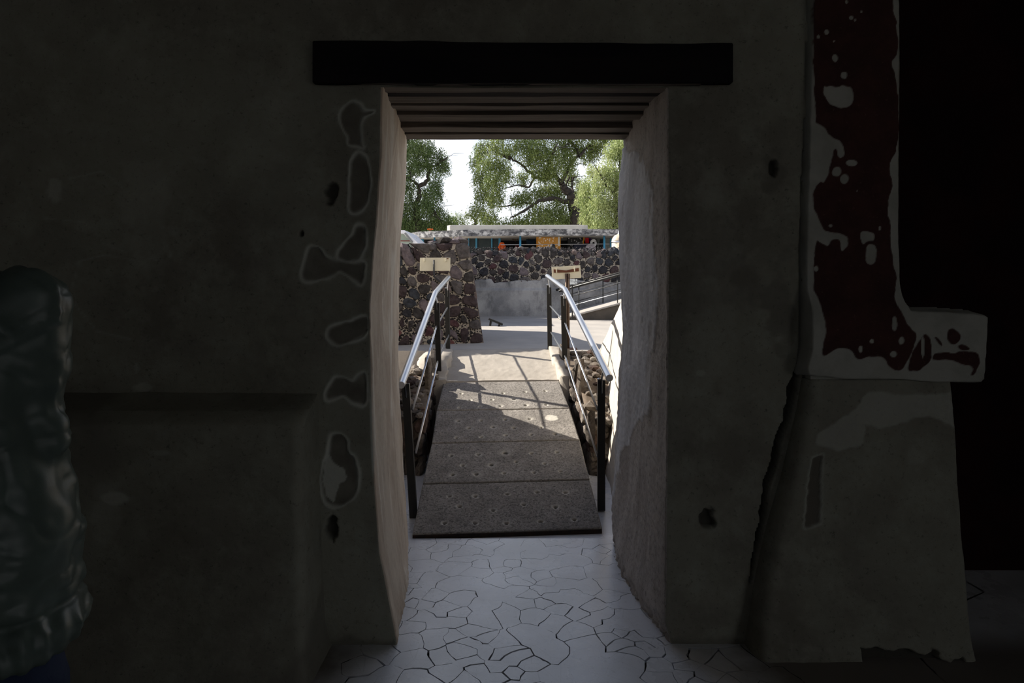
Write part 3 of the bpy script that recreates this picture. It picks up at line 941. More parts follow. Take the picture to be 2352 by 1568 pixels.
# battered flanks of the building on both sides of the passage
def flank(side, prof, xbase, lean, name):
    """prof: (Y, Z) of the sloping front; the passage face stands at xbase(Y) + lean*Z"""
    ys = np.linspace(3.70, prof[0][0], 70)
    zt = np.interp(ys, [p[0] for p in reversed(prof)], [p[1] for p in reversed(prof)])
    tt = np.linspace(0, 1, 46)
    V = np.zeros((len(tt) + 8, len(ys), 3))
    for i, t in enumerate(tt):
        Z = zt * t
        V[i, :, 0] = side * (xbase(ys) + lean * Z); V[i, :, 1] = ys; V[i, :, 2] = Z
    for k in range(8):
        V[len(tt) + k] = V[len(tt) - 1]
        V[len(tt) + k, :, 0] += side * (.02 + .5 * k * .7)
        if k == 0: V[len(tt) + k, :, 2] += .012
        else: V[len(tt) + k, :, 2] += .016
    nn = fbm(V, 3, 3) * .012 + fbm(V, 35, 3) * .002
    V[..., 0] += side * nn; V[..., 2] += nn * .3 * (V[..., 2] > .05)
    struct(grid(name, V, M['talud']))
flank(1, [(7.02, .66), (6.9, .70), (5.5, 1.21), (4.2, 1.68), (3.7, 1.88)], lambda y: .647 + .058 * (y - 4.32), .13, 'wall_flank_right')
flank(-1, [(6.3, .02), (6.05, .60), (5.92, .67), (5.50, 1.27), (5.2, 1.75), (4.9, 2.7), (4.6, 3.8), (3.7, 4.2)], lambda y: .93 + .01 * (y - 4.3), .06, 'wall_flank_left')

# ---- stones
def stone_mesh(poly, bulge, place, jit, depth=.05, ring=10):
    """irregular rounded stone over a 2-D cell; place(u, v, out) gives the world point"""
    n0 = len(poly)
    cx = sum(p[0] for p in poly) / n0; cy = sum(p[1] for p in poly) / n0
    # one corner-cutting pass, then resample
    q = []
    for i in range(n0):
        a, b = poly[i], poly[(i + 1) % n0]
        q += [(a[0]*.80 + b[0]*.20, a[1]*.80 + b[1]*.20), (a[0]*.20 + b[0]*.80, a[1]*.20 + b[1]*.80)]
    L = [0]
    for i in range(len(q)):
        a, b = q[i], q[(i + 1) % len(q)]
        L.append(L[-1] + math.hypot(a[0]-b[0], a[1]-b[1]))
    q2 = q + [q[0]]
    pts = []
    for k in range(ring):
        s_ = L[-1] * k / ring
        i = max(j for j in range(len(L) - 1) if L[j] <= s_ + 1e-9)
        t = (s_ - L[i]) / max(1e-9, L[i+1] - L[i])
        pts.append((q2[i][0] + (q2[i+1][0]-q2[i][0])*t, q2[i][1] + (q2[i+1][1]-q2[i][1])*t))
    vs = []
    for sc_, out in ((1.0, -depth), (1.0, bulge * .25), (.80, bulge * .85), (.40, bulge)):
        for p in pts:
            j1 = 1 + R.uniform(-jit, jit)
            vs.append(place(cx + (p[0]-cx)*sc_*j1, cy + (p[1]-cy)*sc_*j1, out * (1 + (R.uniform(-.25, .25) if out > 0 else 0))))
    vs.append(place(cx, cy, bulge * R.uniform(.8, 1.1)))
    n = ring
    fs = []
    for r_ in range(3):
        for k in range(n): fs.append((r_*n+k, r_*n+(k+1) % n, (r_+1)*n+(k+1) % n, (r_+1)*n+k))
    fs += [(3*n+k, 3*n+(k+1) % n, 4*n) for k in range(n)]
    return vs, fs

def poly_area(p):
    return abs(sum(p[i][0]*p[(i+1) % len(p)][1] - p[(i+1) % len(p)][0]*p[i][1] for i in range(len(p)))) / 2

def stone_wall(parent, seeds, box, gap, place, bulge, mats, pick, npeb, peb_r, name='stone', keep=None, zone_peb=None):
    cells = voronoi(seeds, box, gap)
    polys = []
    for s_, c in zip(seeds, cells):
        if len(c) < 3 or poly_area(c) < .0009: continue
        if keep and not keep(*s_): continue
        c = warp2(subdiv(c, .05), .010, 18)
        polys.append(c)
        vs, fs = stone_mesh(c, bulge * R.uniform(.6, 1.4), place, .05)
        MB().add(vs, fs).build(name, mats[pick(*s_)], parent, sm=False)
    # chips of black stone pressed into the mortar
    if npeb:
        A = np.array([(R.uniform(box[0], box[2]), R.uniform(box[1], box[3])) for _ in range(npeb * 5)])
        d = np.full(len(A), 9.0)
        for c in polys:
            xs_ = [p[0] for p in c]; ys_ = [p[1] for p in c]
            m = (A[:, 0] > min(xs_)-.03) & (A[:, 0] < max(xs_)+.03) & (A[:, 1] > min(ys_)-.03) & (A[:, 1] < max(ys_)+.03)
            if m.any(): d[m] = np.minimum(d[m], -sdf_poly(A[m, 0], A[m, 1], c))
        ok = (d > peb_r * .3)
        if zone_peb: ok &= np.array([zone_peb(*a) for a in A])
        A = A[ok][:npeb]
        pm = MB()
        for (a, b) in A:
            r_ = peb_r * R.uniform(.6, 1.3)
            vs = [place(a + r_*math.cos(w) * R.uniform(.8, 1.2), b + r_*math.sin(w) * R.uniform(.7, 1.1), -.004) for w in (0, 1.26, 2.51, 3.77, 5.03)]
            vs.append(place(a, b, .008))
            pm.add(vs, [(0,1,5),(1,2,5),(2,3,5),(3,4,5),(4,0,5)])
        o = pm.build('stone_chips', M['pebble'], parent)
        o['kind'] = 'stuff'

# left courtyard wall
AX, AY = -.33, 7.72                                  # foot of its right corner
DIR = Vector((-1, -.26, 0)).normalized()             # running left, a little towards the camera
NRM = Vector((.26, -1, 0)).normalized()
def pl_left(u, v, o):                                # u from the corner to the left, v up
    p = Vector((AX, AY, ZP)) + DIR * (u + .14 * v) - NRM * (.03 * v) + NRM * o
    return (p.x, p.y, p.z + v)
lw = thing('stone_wall', 'dark volcanic stone wall end with beige mortar behind the cream sign', 'wall')
topl = lambda u: 1.02 + .10 * math.exp(-((u - .1)/.25)**2) + .05 * math.sin(u * 5.1) - .05 * max(0, u - .8)
def core(place, u0, u1, top, thick, name, mat, parent, n=60, m=14, dv=.0):
    us = np.linspace(u0, u1, n)
    V = []
    for k in range(m + 1):
        V.append([place(u, top(u) * k / m - .02 * (k == 0), -.004) for u in us])
    for t in (.1, .4, .7, 1.0):
        V.append([place(u, top(u) + .02 * math.sin(u * 31 + t * 9), -.004 - thick * t) for u in us])
    V.append([place(u, -.02, -.004 - thick) for u in us])
    V = np.array(V, float)
    V += (fbm(V, 9, 3) * .008)[..., None] * np.array([0, 1, .6])
    return grid(name, V, mat, parent)
core(pl_left, -.0, 5.2, lambda u: topl(u) - .03, 2.1, 'mortar_core', M['mortar'], lw)
# closed right end of the wall, with a worn render strip
vs = [pl_left(0, -.02, 0), pl_left(0, 1.05, 0), pl_left(0, -.02, -2.1), pl_left(0, 1.0, -2.1)]
MB().add(vs, [(0, 1, 3, 2)]).build('end_face', M['mud'], lw)
for z0, z1, y0, y1 in [(0, .55, .0, .25), (.5, 1.02, .0, .2), (.1, .9, .3, .55), (.0, .95, .6, .95), (.0, 1.0, 1.0, 1.5), (.0, .9, 1.55, 2.05)]:
    q = [pl_left(-.012, z, -y) for z, y in ((z0, y0), (z1, y0 + .03), (z1, y1), (z0, y1))] + [pl_left(.03, z, -y) for z, y in ((z0, y0), (z1, y0 + .03), (z1, y1), (z0, y1))]
    MB().add(q, [(0,1,2,3),(7,6,5,4),(0,4,5,1),(1,5,6,2),(2,6,7,3),(3,7,4,0)]).build('render_strip', M['stones'][5], lw, bevel=.006)
sd = [(.075 + R.uniform(-.02, .02), .07 + .135 * k) for k in range(8)]
sd = scatter(.16, .03, 2.0, 1.1, lambda x, y: .105 + .02 * math.sin(x*9+y*13), 2500, sd)
sd = [s_ for s_ in sd if s_[1] < topl(s_[0]) + .02]
def pick_l(u, v):
    if u < .15: return R.choice([1, 1, 8, 8, 4])
    if v < .32 and R.random() < .5: return R.choice([3, 7, 1])
    return R.choice([0, 0, 1, 2, 2, 4, 5, 6, 4, 8, 8, 1, 1])
stone_wall(lw, sd, (0.0, 0.0, 2.1, 1.12), lambda x, y: .017 if y > .3 else .042, pl_left, .028, M['stones'], pick_l, 2600, .0105,
           keep=lambda u, v: v < topl(u) + .03)
# capping stones: rough lumps sitting on the wall top, lit by the sun
def lump(c, r, seed, flat=.8, sub=1):
    bm = bmesh.new()
    bmesh.ops.create_icosphere(bm, subdivisions=sub, radius=1)
    rr = random.Random(seed)
    V = np.array([v.co[:] for v in bm.verts])
    k = 1 + fbm(V + seed * 1.7, 1.1, 3) * .28
    V = V * k[:, None] * np.array([r[0], r[1], r[2]])
    a = rr.uniform(0, 6.3)
    ca, sa = math.cos(a), math.sin(a)
    X, Y = V[:, 0]*ca - V[:, 1]*sa, V[:, 0]*sa + V[:, 1]*ca
    vs = [(c[0]+x, c[1]+y, c[2]+z) for x, y, z in zip(X, Y, V[:, 2])]
    fs = [tuple(v.index for v in f.verts) for f in bm.faces]
    bm.free()
    return vs, fs
u = .04
k = 0
while u < 2.0:
    w = R.uniform(.045, .085)
    for d_ in (.04, .2, .42):
        p = pl_left(u + R.uniform(-.03, .03), topl(u) + R.uniform(-.01, .03), -d_)
        vs, fs = lump(p, (w, R.uniform(.06, .1), R.uniform(.035, .065)), k * 7 + int(d_ * 10))
        MB().add(vs, fs).build('cap_stone', M['stones'][R.choice([0, 2, 4, 5, 8, 2])], lw)
    u += w * 1.75
    k += 1
for (px, py, r_, mi) in [(1055, 553, .055, 2), (1004, 573, .06, 2), (1068, 562, .04, 4)]:
    p = W(px, py, 7.78)
    vs, fs = lump(p, (r_ * 1.3, r_, r_ * .85), 900 + px)
    MB().add(vs, fs).build('cap_stone', M['stones'][mi], lw)

# far courtyard wall: rubble masonry above, stained render below
YW = 12.7
def pl_far(u, v, o):
    return (u, YW - o + .05 * v, ZP + v)
fw = thing('courtyard_wall', 'long dark stone courtyard wall with stained grey plaster along its lower half', 'wall')
topf = lambda u: 1.205 + .03 * math.sin(u * 3.1) + .02 * math.sin(u * 11)
core(pl_far, -4.0, 7.0, lambda u: topf(u) - .03, .5, 'mortar_core', M['mortar'], fw, n=160, m=10)
lowf = lambda u: .60 + .05 * math.sin(u * 1.7 + .6) + (.09 if u < -.35 else 0) + (.06 if u > .55 else 0)
# render band: thick plaster over the lower half with a set-back line
n = 220
us = np.linspace(-4.0, 7.0, n)
rows = []
for t in np.linspace(0, 1, 14):
    rows.append([pl_far(x, .50 * t, .075) for x in us])
for v_, o_ in ((.502, .060), (.53, .050)):
    rows.append([pl_far(x, v_, o_) for x in us])
for t in np.linspace(.1, 1, 10):
    rows.append([pl_far(x, .53 + (lowf(x) + .03*float(fbm(np.array([x, 0, 0]), 5, 3)) - .53) * t, .050 - .012 * t) for x in us])
rows.append([pl_far(x, lowf(x) + .03*float(fbm(np.array([x, 0, 0]), 5, 3)) + .004, -.01) for x in us])
V = np.array(rows, float)
V[..., 1] += fbm(V, 2.2, 4) * .02
grid('plaster_band', V, M['farplaster'], fw)
sd = scatter(-1.5, .5, 2.4, 1.3, lambda x, y: .125 + .03 * math.sin(x*7 + y*9), 6000)
stone_wall(fw, sd, (-1.6, .48, 2.5, 1.28), .026, pl_far, .035, M['stones'],
           lambda u, v: R.choice([0, 0, 1, 6, 0, 4, 1, 8, 2, 4, 3 if R.random() < .4 else 0]), 2400, .012,
           keep=lambda u, v: v < topf(u) and v > lowf(u) - .03, zone_peb=lambda a, b: b > lowf(a))
u = -1.0; k = 0
while u < 2.3:
    w = R.uniform(.05, .11)
    for d_ in (.05, .28):
        p = pl_far(u, topf(u) + R.uniform(-.02, .02), -d_)
        vs, fs = lump(p, (w, .1, R.uniform(.04, .08)), 300 + k)
        MB().add(vs, fs).build('cap_stone', M['stones'][R.choice([0, 2, 4, 5, 8, 6])], fw)
        k += 1
    u += w * 1.6

# low stone block behind the left wall; only its shadow is seen on the plaza
rw = thing('stone_block', 'low stone block half hidden behind the left wall end', 'block')
MB().box((-3.2, 10.75, ZP), (-.80, 12.55, ZP + 1.0)).build('core', M['mortar'], rw, bevel=.03)
R.seed(77)
sd = scatter(0, 0, 2.4, 1.0, .2, 300)
stone_wall(rw, sd, (0, 0, 2.4, 1.0), .03, lambda u, v, o: (-3.2 + u, 10.75 - o, ZP + v), .03, M['stones'], lambda u, v: R.choice([0, 1, 4, 8, 2]), 0, 0)

# ruined rubble masonry beside the ramp
def rubble(name, label, x0f, x1f, y0, y1, zt, front, seed):
    """front(z): Y of the broken front face; zt(y): top height; x0f(y): face towards the ramp"""
    t = thing(name, label, 'masonry')
    R.seed(seed)
    # mud core
    ys = np.linspace(0, 1, 30)
    V = []
    for z in np.linspace(0, 1, 14):
        row = []
        for s_ in np.linspace(0, 1, 24):                        # face towards the camera, then along the ramp
            y = y0 + .10 * z
            zz = zt(y) * z
            row.append((x1f(y) + (x0f(y) - x1f(y)) * s_, y, zz))
        for s_ in np.linspace(.03, 1, 40):
            y = y0 + .10 * z + (y1 - y0 - .1 * z) * s_
            row.append((x0f(y), y, min(zt(y), ZR(y) - .03) * z if False else zt(y) * z))
        V.append(row)
    top = V[-1]
    for t_ in (.15, .4, .7, 1.0):
        V.append([(x + (x1f(y) - x) * t_, y, zt(y) - .01) for x, y, z in top])
    V = np.array(V, float)
    nn = fbm(V, 9, 4) * .018
    V[..., 1] += nn; V[..., 0] += nn * .6; V[..., 2] += nn * .5 * (V[..., 2] > .05)
    grid('mud_core', V, M['mud'], t)
    w = abs(x1f(y0) - x0f(y0))
    sgn = 1 if x0f(y0) > x1f(y0) else -1
    pick = lambda u, v: R.choice([0, 1, 2, 3, 4, 3, 0])
    def p_front(u, v, o):
        y = y0 + .10 * v / zt(y0)
        return (x1f(y) + sgn * u, y - o, v)
    sd = scatter(0, .02, w, float(zt(y0)), .085, 500)
    stone_wall(t, sd, (-.02, -.02, w + .02, float(zt(y0)) + .03), .012, p_front, .045, M['rubble'], pick, 0, 0, 'rubble_stone')
    def p_side(u, v, o):
        return (x0f(u) + sgn * o * .5, u, v)
    sd = [q for q in scatter(y0 + .05, .05, y1, .75, .095, 1200) if q[1] < zt(q[0]) and q[1] > ZR(q[0]) - .25]
    stone_wall(t, sd, (y0, 0, y1, .78), .012, p_side, .045, M['rubble'], pick, 0, 0, 'rubble_stone', keep=lambda a, b: b < zt(a) - .03)
    k = 0
    for (x, y) in scatter(.02, y0 + .06, w - .02, y1 - .03, .075, 600):
        r_ = R.uniform(.03, .065)
        vs, fs = lump((x1f(y) + sgn * x, y, float(zt(y)) + R.uniform(-.025, .015)), (r_, r_, r_ * .65), seed + k, sub=2 if y > 99 else 1)
        MB().add(vs, fs).build('rubble_stone', M['rubble'][R.choice([0, 2, 2, 0, 1, 3])], t); k += 1
    return t
rubble('rubble_masonry', 'broken rubble masonry left of the ramp behind the left handrail', lambda y: XLc(y) - .09, lambda y: -.93, 5.0, 6.35,
       lambda y: .40 + .16 * smooth(5.0, 5.9, y) + .02 * smooth(5.9, 6.3, y), None, 41)
rubble('rubble_masonry', 'broken rubble masonry right of the ramp behind the right handrail', lambda y: XRc(y) + .10, lambda y: .80, 5.0, 6.75,
       lambda y: .36 + .26 * smooth(5.0, 5.9, y) + .05 * smooth(6.2, 6.7, y), None, 57)

# rough concrete kerbs along the head of the ramp
def kerb(name, y0, y1, xin, xout, zt, amp, mat=None):
    ys = np.linspace(y0, y1, 60)
    prof = [(0, -.5), (0, .2), (0, .5), (.01, .8), (.05, .97), (.3, 1.0), (.6, 1.0), (.9, .98), (1, .8), (1, -.5)]
    V = np.zeros((len(prof), len(ys), 3))
    for i, (a, b) in enumerate(prof):
        xi, xo = xin(ys), xout(ys)
        V[i, :, 0] = xi + (xo - xi) * a; V[i, :, 1] = ys
        V[i, :, 2] = ZR(ys) * .9 + (zt(ys) - ZR(ys) * .9) * b if b > 0 else 0
    V = np.concatenate([np.repeat(V[:, :1], 1, 1) * [1, 1, 0], V, np.repeat(V[:, -1:], 1, 1) * [1, 1, 0]], 1)
    nn = fbm(V, 12, 4) * amp
    V[..., 0] += nn; V[..., 2] += nn * .6 * (V[..., 2] > .03)
    return struct(grid(name, V, mat or M['ramp_conc']))
kerb('kerb_left', 5.98, 6.96, lambda y: XLc(y) + .012 - 0*y, lambda y: XLc(y) - .15 - .12 * smooth(5.9, 6.3, y), lambda y: .53 + .17 * smooth(5.98, 6.5, y) , .02)
kerb('kerb_right', 6.05, 6.98, lambda y: XRc(y) + .0 * y + SK * 0 + .0, lambda y: XRc(y) + .12, lambda y: ZR(y) + .035 - .02 * smooth(6.5, 6.95, y), .012)
R.seed(5)

# ================================================================== MURAL fragment on the pier
def mural():
    cv = lambda pts: wp([(1780 + x * .5737, y * .574) for x, y in pts])
    outline = cv([(137,-700),(137,100),(126,480),(120,700),(110,1000),(112,1390),(92,1462),(100,1493),(240,1508),(420,1508),(600,1520),(778,1522),
                  (792,1505),(800,1400),(804,1262),(790,1252),(640,1240),(505,1236),(490,1200),(484,1000),(481,600),(485,100),(485,-700)])
    reds = [
        [(140,-700),(455,-700),(457,60),(470,100),(475,220),(455,255),(455,290),(468,320),(475,380),(478,590),(445,640),(440,690),(455,740),(440,800),(432,860),(450,900),(445,950),(450,1010),(455,1060),(475,1110),(455,1160),(450,1220),(470,1260),(490,1300),(530,1330),(500,1400),(470,1470),(420,1470),(395,1410),(330,1420),(290,1435),(270,1390),(215,1385),(190,1400),(150,1420),(170,1330),(155,1240),(140,1130),(140,1060),(148,955),(175,975),(200,990),(210,955),(245,955),(250,1010),(275,990),(275,940),(190,930),(165,890),(140,830),(140,760),(165,730),(185,735),(210,660),(215,600),(235,595),(240,640),(262,625),(250,575),(205,550),(175,505),(140,490)],
        [(545,1322),(575,1342),(580,1400),(575,1440),(530,1470),(485,1475),(498,1420)],
        [(585,1402),(640,1398),(660,1404),(700,1395),(765,1400),(772,1440),(750,1492),(725,1495),(742,1460),(700,1445),(650,1430),(580,1435)],
        [(588,1342),(600,1340),(622,1370),(618,1380)],
        [(680,1378),(700,1368),(736,1388),(700,1394)],
        [(638,1310),(665,1304),(690,1330),(688,1355),(662,1370),(640,1350)],
    ]
    holes = [[(180,350),(195,357),(240,357),(255,346),(297,368),(290,430),(240,436),(205,425),(182,390)],
             [(246,295),(275,295),(270,325),(250,320)],
             [(325,925),(385,930),(383,965),(350,965),(335,978)], [(352,980),(385,980),(390,1040),(370,1058),(350,1050)]]
    dots = [(225,240,10,14),(193,140,10,11),(290,83,9,8),(160,158,6,7),(272,20,5,9),(292,657,22,12),(232,688,18,20),(263,722,16,20),(208,905,12,8),
            (435,1290,10,28),(462,1355,15,18),(430,1408,12,12),(348,1358,8,9),(303,1390,9,15),(305,92,5,5),(330,58,4,6),(221,175,4,4),(312,768,4,4),(403,915,5,8),(150,1075,8,10),(545,1385,6,40)]
    xs_ = np.linspace(outline[0][0] - .06, 1.83, 185); zz = np.concatenate([np.linspace(1.03, 2.56, 400), np.linspace(2.57, 3.29, 40)])
    X, Z = np.meshgrid(xs_, zz)
    P = np.stack([X, X * 0, Z], -1)
    wob = fbm(P, 25, 3)
    d = sdf_poly(X, Z, outline) + wob * .0012
    red = np.zeros(X.shape)
    for q in reds: red = np.maximum(red, smooth(-.002, .002, sdf_poly(X, Z, soft(cv(q))) + wob * .0045))
    for q in holes: red *= 1 - smooth(-.002, .002, sdf_poly(X, Z, soft(cv(q))) + wob * .0045)
    for x, y, a, b in dots:
        cx, cz = cv([(x, y)])[0]
        e = np.hypot((X - cx) / (a * .5737 * S), (Z - cz) / (b * .574 * S)) + wob * .3
        red *= smooth(.85, 1.1, e)
    h = smooth(-.010, .006, d)
    Y = YF - .030 * h + .030 * (1 - h) + fbm(P, 3, 3) * .004 + fbm(P, 40, 2) * .0008 - red * .0015
    Y = Y - .045 * smooth(1.42, 1.30, Z) * h                 # the foot swells forward
    keep = ((d > -.012)[:-1, :-1] & (d > -.012)[1:, 1:] & (d > -.012)[:-1, 1:] & (d > -.012)[1:, :-1])
    o = grid('mural_fragment', np.stack([X, Y, Z], -1), M['mural'], keep=keep, attr={'red': red})
    tag(o, 'L-shaped pale plaster mural fragment with flaking dark red paint on the right pier', 'mural')
    b = MB().box((1.15, YF - .05, 1.051), (1.795, 3.3, 1.30)).build('foot_block', M['mural'], o)
    bpy.context.view_layer.update()
mural()

# ================================================================== HANDRAILS
def handrail(side, label):
    t = thing('handrail', label, 'handrail', 'steel handrails of the ramp')
    if side < 0:
        P1b, P1t = Vector((-.592, 4.11, -.008)), Vector((-.640, 4.11, .80))
        P2b, P2t = W(1008, 852, 5.93), W(1003, 690, 5.93)
        P3b, P3t = W(1029, 803, 6.98), W(1027, 662, 6.98)
        rail = [W(921, 884, 4.0), W(1000, 672, 5.93), W(1030, 637, 6.98)]
        rods = [[(948, 940), (1003, 748), (1028, 706)], [(955, 1040), (1006, 828), (1031, 768)]]
        out = -1
    else:
        P1b, P1t = W(1381, 1171, 4.22), W(1381, 872, 4.22)
        P2b, P2t = W(1297, 822, 5.93), W(1294, 680, 5.93)
        P3b, P3t = W(1263, 803, 6.98), W(1261, 655, 6.98)
        rail = [W(1400, 868, 4.05), W(1298, 665, 5.93), W(1257, 634, 6.98)]
        rods = [[(1372, 940), (1297, 740), (1263, 702)], [(1372, 1048), (1297, 815), (1265, 762)]]
        out = 1
    ends = [(P1b, P1t), (P2b, P2t), (P3b, P3t)]
    a, b, c = rail
    def lerp(p, q, t_): return p + (q - p) * t_
    # rounded elbow
    path = [a] + [lerp(a, b, .985), b + Vector((0, 0, 0)), lerp(b, c, .03)] + [c]
    MB().tube(path, .0225, 28).build('rail_tube', M['steel'], t, sm=False)
    for f in t.children: pass
    for k, (p, q) in enumerate(ends):
        ax = (q - p).normalized()
        w, dp = .023, .017
        mb = MB()
        mid = p + (q - p) * (1 - .085 / (q - p).length)
        def bar(p0, p1, x0, x1):
            vs = []
            for pt in (p0, p1):
                for dx, dy in ((x0, -dp), (x1, -dp), (x1, dp), (x0, dp)): vs.append(pt + Vector((dx, dy, 0)))
            mb.add(vs, [(0,3,2,1),(4,5,6,7),(0,1,5,4),(1,2,6,5),(2,3,7,6),(3,0,4,7)])
        bar(p, mid, -w, w)
        bar(mid, q, -w, -.007); bar(mid, q + Vector((0, 0, -.02 if k else 0)), .008, w)
        po = mb.build('post', M['black'], t, bevel=.002)
        # bracket stem up to the rail
        tt = (q.y - a.y) / (b.y - a.y) if q.y <= b.y else None
        top = lerp(a, b, tt) if tt is not None else lerp(b, c, min(1, (q.y - b.y) / (c.y - b.y)))
        top = Vector((top.x, q.y, top.z - .012))
        MB().tube([mid + Vector((0, 0, -.03)), q + Vector((0, 0, -.005)), lerp(q, top, .5), top], .0068, 10).build('stem', M['steel'], po)
        MB().lathe([(.011, 0), (.012, .006), (.005, .012)], q + Vector((-.014, 0, 0)), 8).build('bolt_cap', M['steel'], po)
    for r_ in rods:
        ys_ = [ends[0][0].y, 5.93, 6.98]
        pts = [W(x, y, yy) for (x, y), yy in zip(r_, ys_)]
        pts = [pts[0], lerp(pts[0], pts[1], .98), pts[1] + (pts[2]-pts[1]) * .03, pts[2]]
        MB().tube(pts, .0072, 10).build('rod', M['steel'], t, sm=True)
    return t
hl = handrail(-1, 'brushed steel handrail on black posts along the left edge of the ramp')
hr = handrail(1, 'brushed steel handrail on black posts along the right edge of the ramp')

# ================================================================== SIGNS
def board(parent, c, w, h, roll, tilt, mat, name='board'):
    Mx = Matrix.Translation(c) @ Matrix.Rotation(roll, 4, 'Y') @ Matrix.Rotation(tilt, 4, 'X')
    o = MB().box((-w/2, -.006, -h/2), (w/2, .006, h/2), M=Mx).build(name, mat, parent, bevel=.002)
    return o, Mx
s1 = thing('info_sign', 'cream sign board seen from behind on a bent pole by the left handrail', 'sign')
c = W(999.5, 607, 7.08)
bo, Mx = board(s1, c, 69.5 * 7.08 / F, 31 * 7.08 / F, math.radians(-.3), math.radians(-12), M['cream'])
for dx in (-.11, .11):
    MB().box((dx - .006, -.02, .025), (dx + .006, -.004, .065), M=Mx).build('clip', M['cream'], bo, bevel=.002)
MB().box((.118, -.0072, .055), (.138, -.0062, .064), M=Mx).build('rust_stain', M['rustbrown'], bo)
pts = [W(996.5, 597, 7.06), W(996.5, 628, 7.04), W(998, 636, 7.03), W(1012, 648, 7.02), W(1024, 660, 7.0)]
MB().tube(pts, .0085, 12).build('pole', M['black'], s1, sm=True)

s2 = thing('info_sign', 'tilted cream sign board seen from behind on a brown post by the right handrail', 'sign')
c = W(1301, 625.5, 7.12)
bo, Mx = board(s2, c, 66 * 7.12 / F, 29.5 * 7.12 / F, math.radians(-3.4), math.radians(-14), M['cream'])
def bow(x): return .014 * (1 - (abs(x) / .13))
vs, fs = [], []
for i in range(15):
    x = -.13 + .26 * i / 14
    hh = .017 - .007 * (1 - abs(x) / .13)
    zc = .018 + .012 * (abs(x) / .13) - .010
    for y, z in ((-.018, zc - hh), (-.018, zc + hh), (-.006, zc + hh), (-.006, zc - hh)): vs.append(Mx @ Vector((x, y, z)))
for i in range(14):
    for k in range(4): fs.append((i*4+k, i*4+(k+1) % 4, i*4+4+(k+1) % 4, i*4+4+k))
fs += [(3, 2, 1, 0), (56, 57, 58, 59)]
MB().add(vs, fs).build('bracket', M['rustbrown'], s2)
for dx in (-.103, .085):
    MB().box((dx - .005, -.024, .0), (dx + .005, -.006, .045), M=Mx).build('clip', M['cream'], bo, bevel=.002)
p0, p1 = W(1303.5, 628, 7.10), W(1303, 803, 7.10)
p1.z = ZP
mb = MB()
for dx in (-.012, .012):
    mb.tube([p0 + Vector((dx, 0, 0)), p1 + Vector((dx, 0, .004))], .0125, 12)
mb.build('pole', M['brown_post'], s2, sm=True)
MB().box((p1.x - .10, 7.04, ZP), (p1.x + .10, 7.18, ZP + .008)).build('base_plate', M['rustbrown'], s2)

# small notice on the far wall
s3 = thing('notice_plate', 'small white notice plate with grey lettering on the far ramp', 'sign')
YN = 11.45
a, b = W(1308, 653, YN), W(1326, 641, YN)
bo = MB().box((a.x, YN, a.z), (b.x, YN + .008, b.z)).build('plate', simple('white_plate', (.72, .75, .74), (.68, .71, .70), 8, .5), s3)
gm = simple('grey_print', (.16, .17, .18), (.2, .2, .21), 8, .6)
mb = MB()
wd, ht = b.x - a.x, b.z - a.z
for r_, x1 in ((.72, .48), (.46, .66)):
    x = .08
    while x < x1:
        k = R.uniform(.025, .05)
        mb.box((a.x + wd * x, YN - .0015, a.z + ht * r_), (a.x + wd * (x + k), YN, a.z + ht * (r_ + R.choice([.09, .09, .13]))))
        x += k + .018
mb.build('lettering', gm, bo)
mb = MB()
cx, cz = a.x + wd * .84, a.z + ht * .42
mb.tube([(cx + .022*math.cos(w), YN - .001, cz + .022*math.sin(w)) for w in np.linspace(2.2, 6.6, 14)], .004, 6)
mb.tube([(cx - .008, YN - .001, cz + .05), (cx - .004, YN - .001, cz + .015), (cx + .018, YN - .001, cz + .012), (cx + .03, YN - .001, cz - .02)], .005, 6)
mb.build('wheelchair_symbol', gm, bo)
mb = MB().tube([(a.x + .05, YN + .02, a.z + .02), (a.x + .05, YN + .02, .70)], .012, 8)
mb.build('stake', M['black'], s3)

# spotlight on the plaza
sp = thing('ground_spotlight', 'small black tilted ground spotlight at the foot of the left wall', 'spotlight')
pA, pB = W(1124, 732, 10.3), W(1153, 745, 10.2)
d_ = (pB - pA)
mb = MB()
ang = math.atan2(d_.z, d_.x)
Mx = Matrix.Translation((pA + pB) / 2) @ Matrix.Rotation(-ang, 4, 'Y')
L = d_.length
mb.box((-L/2, -.05, -.014), (L/2, .05, .014), M=Mx)
mb.build('housing', M['black'], sp, bevel=.006)
for f_, n_ in ((.12, 'leg'), (.80, 'leg')):
    p = pA + d_ * f_
    mb = MB()
    vs = [p + Vector((-.012, -.035, 0)), p + Vector((.02, -.035, -.005)), p + Vector((.02, .035, -.005)), p + Vector((-.012, .035, 0))]
    g_ = [Vector((v.x - .015, v.y, ZP)) for v in vs]
    mb.add(vs + g_, [(0,1,2,3),(7,6,5,4),(0,4,5,1),(1,5,6,2),(2,6,7,3),(3,7,4,0)])
    mb.build(n_, M['black'], sp)
MB().box((-.4*L, -.045, .015), (.42*L, .045, .02), M=Mx).build('lens', simple('lens_glass', (.12, .12, .13), (.1, .1, .11), 8, .2, 60, .02, 0, .6), sp)

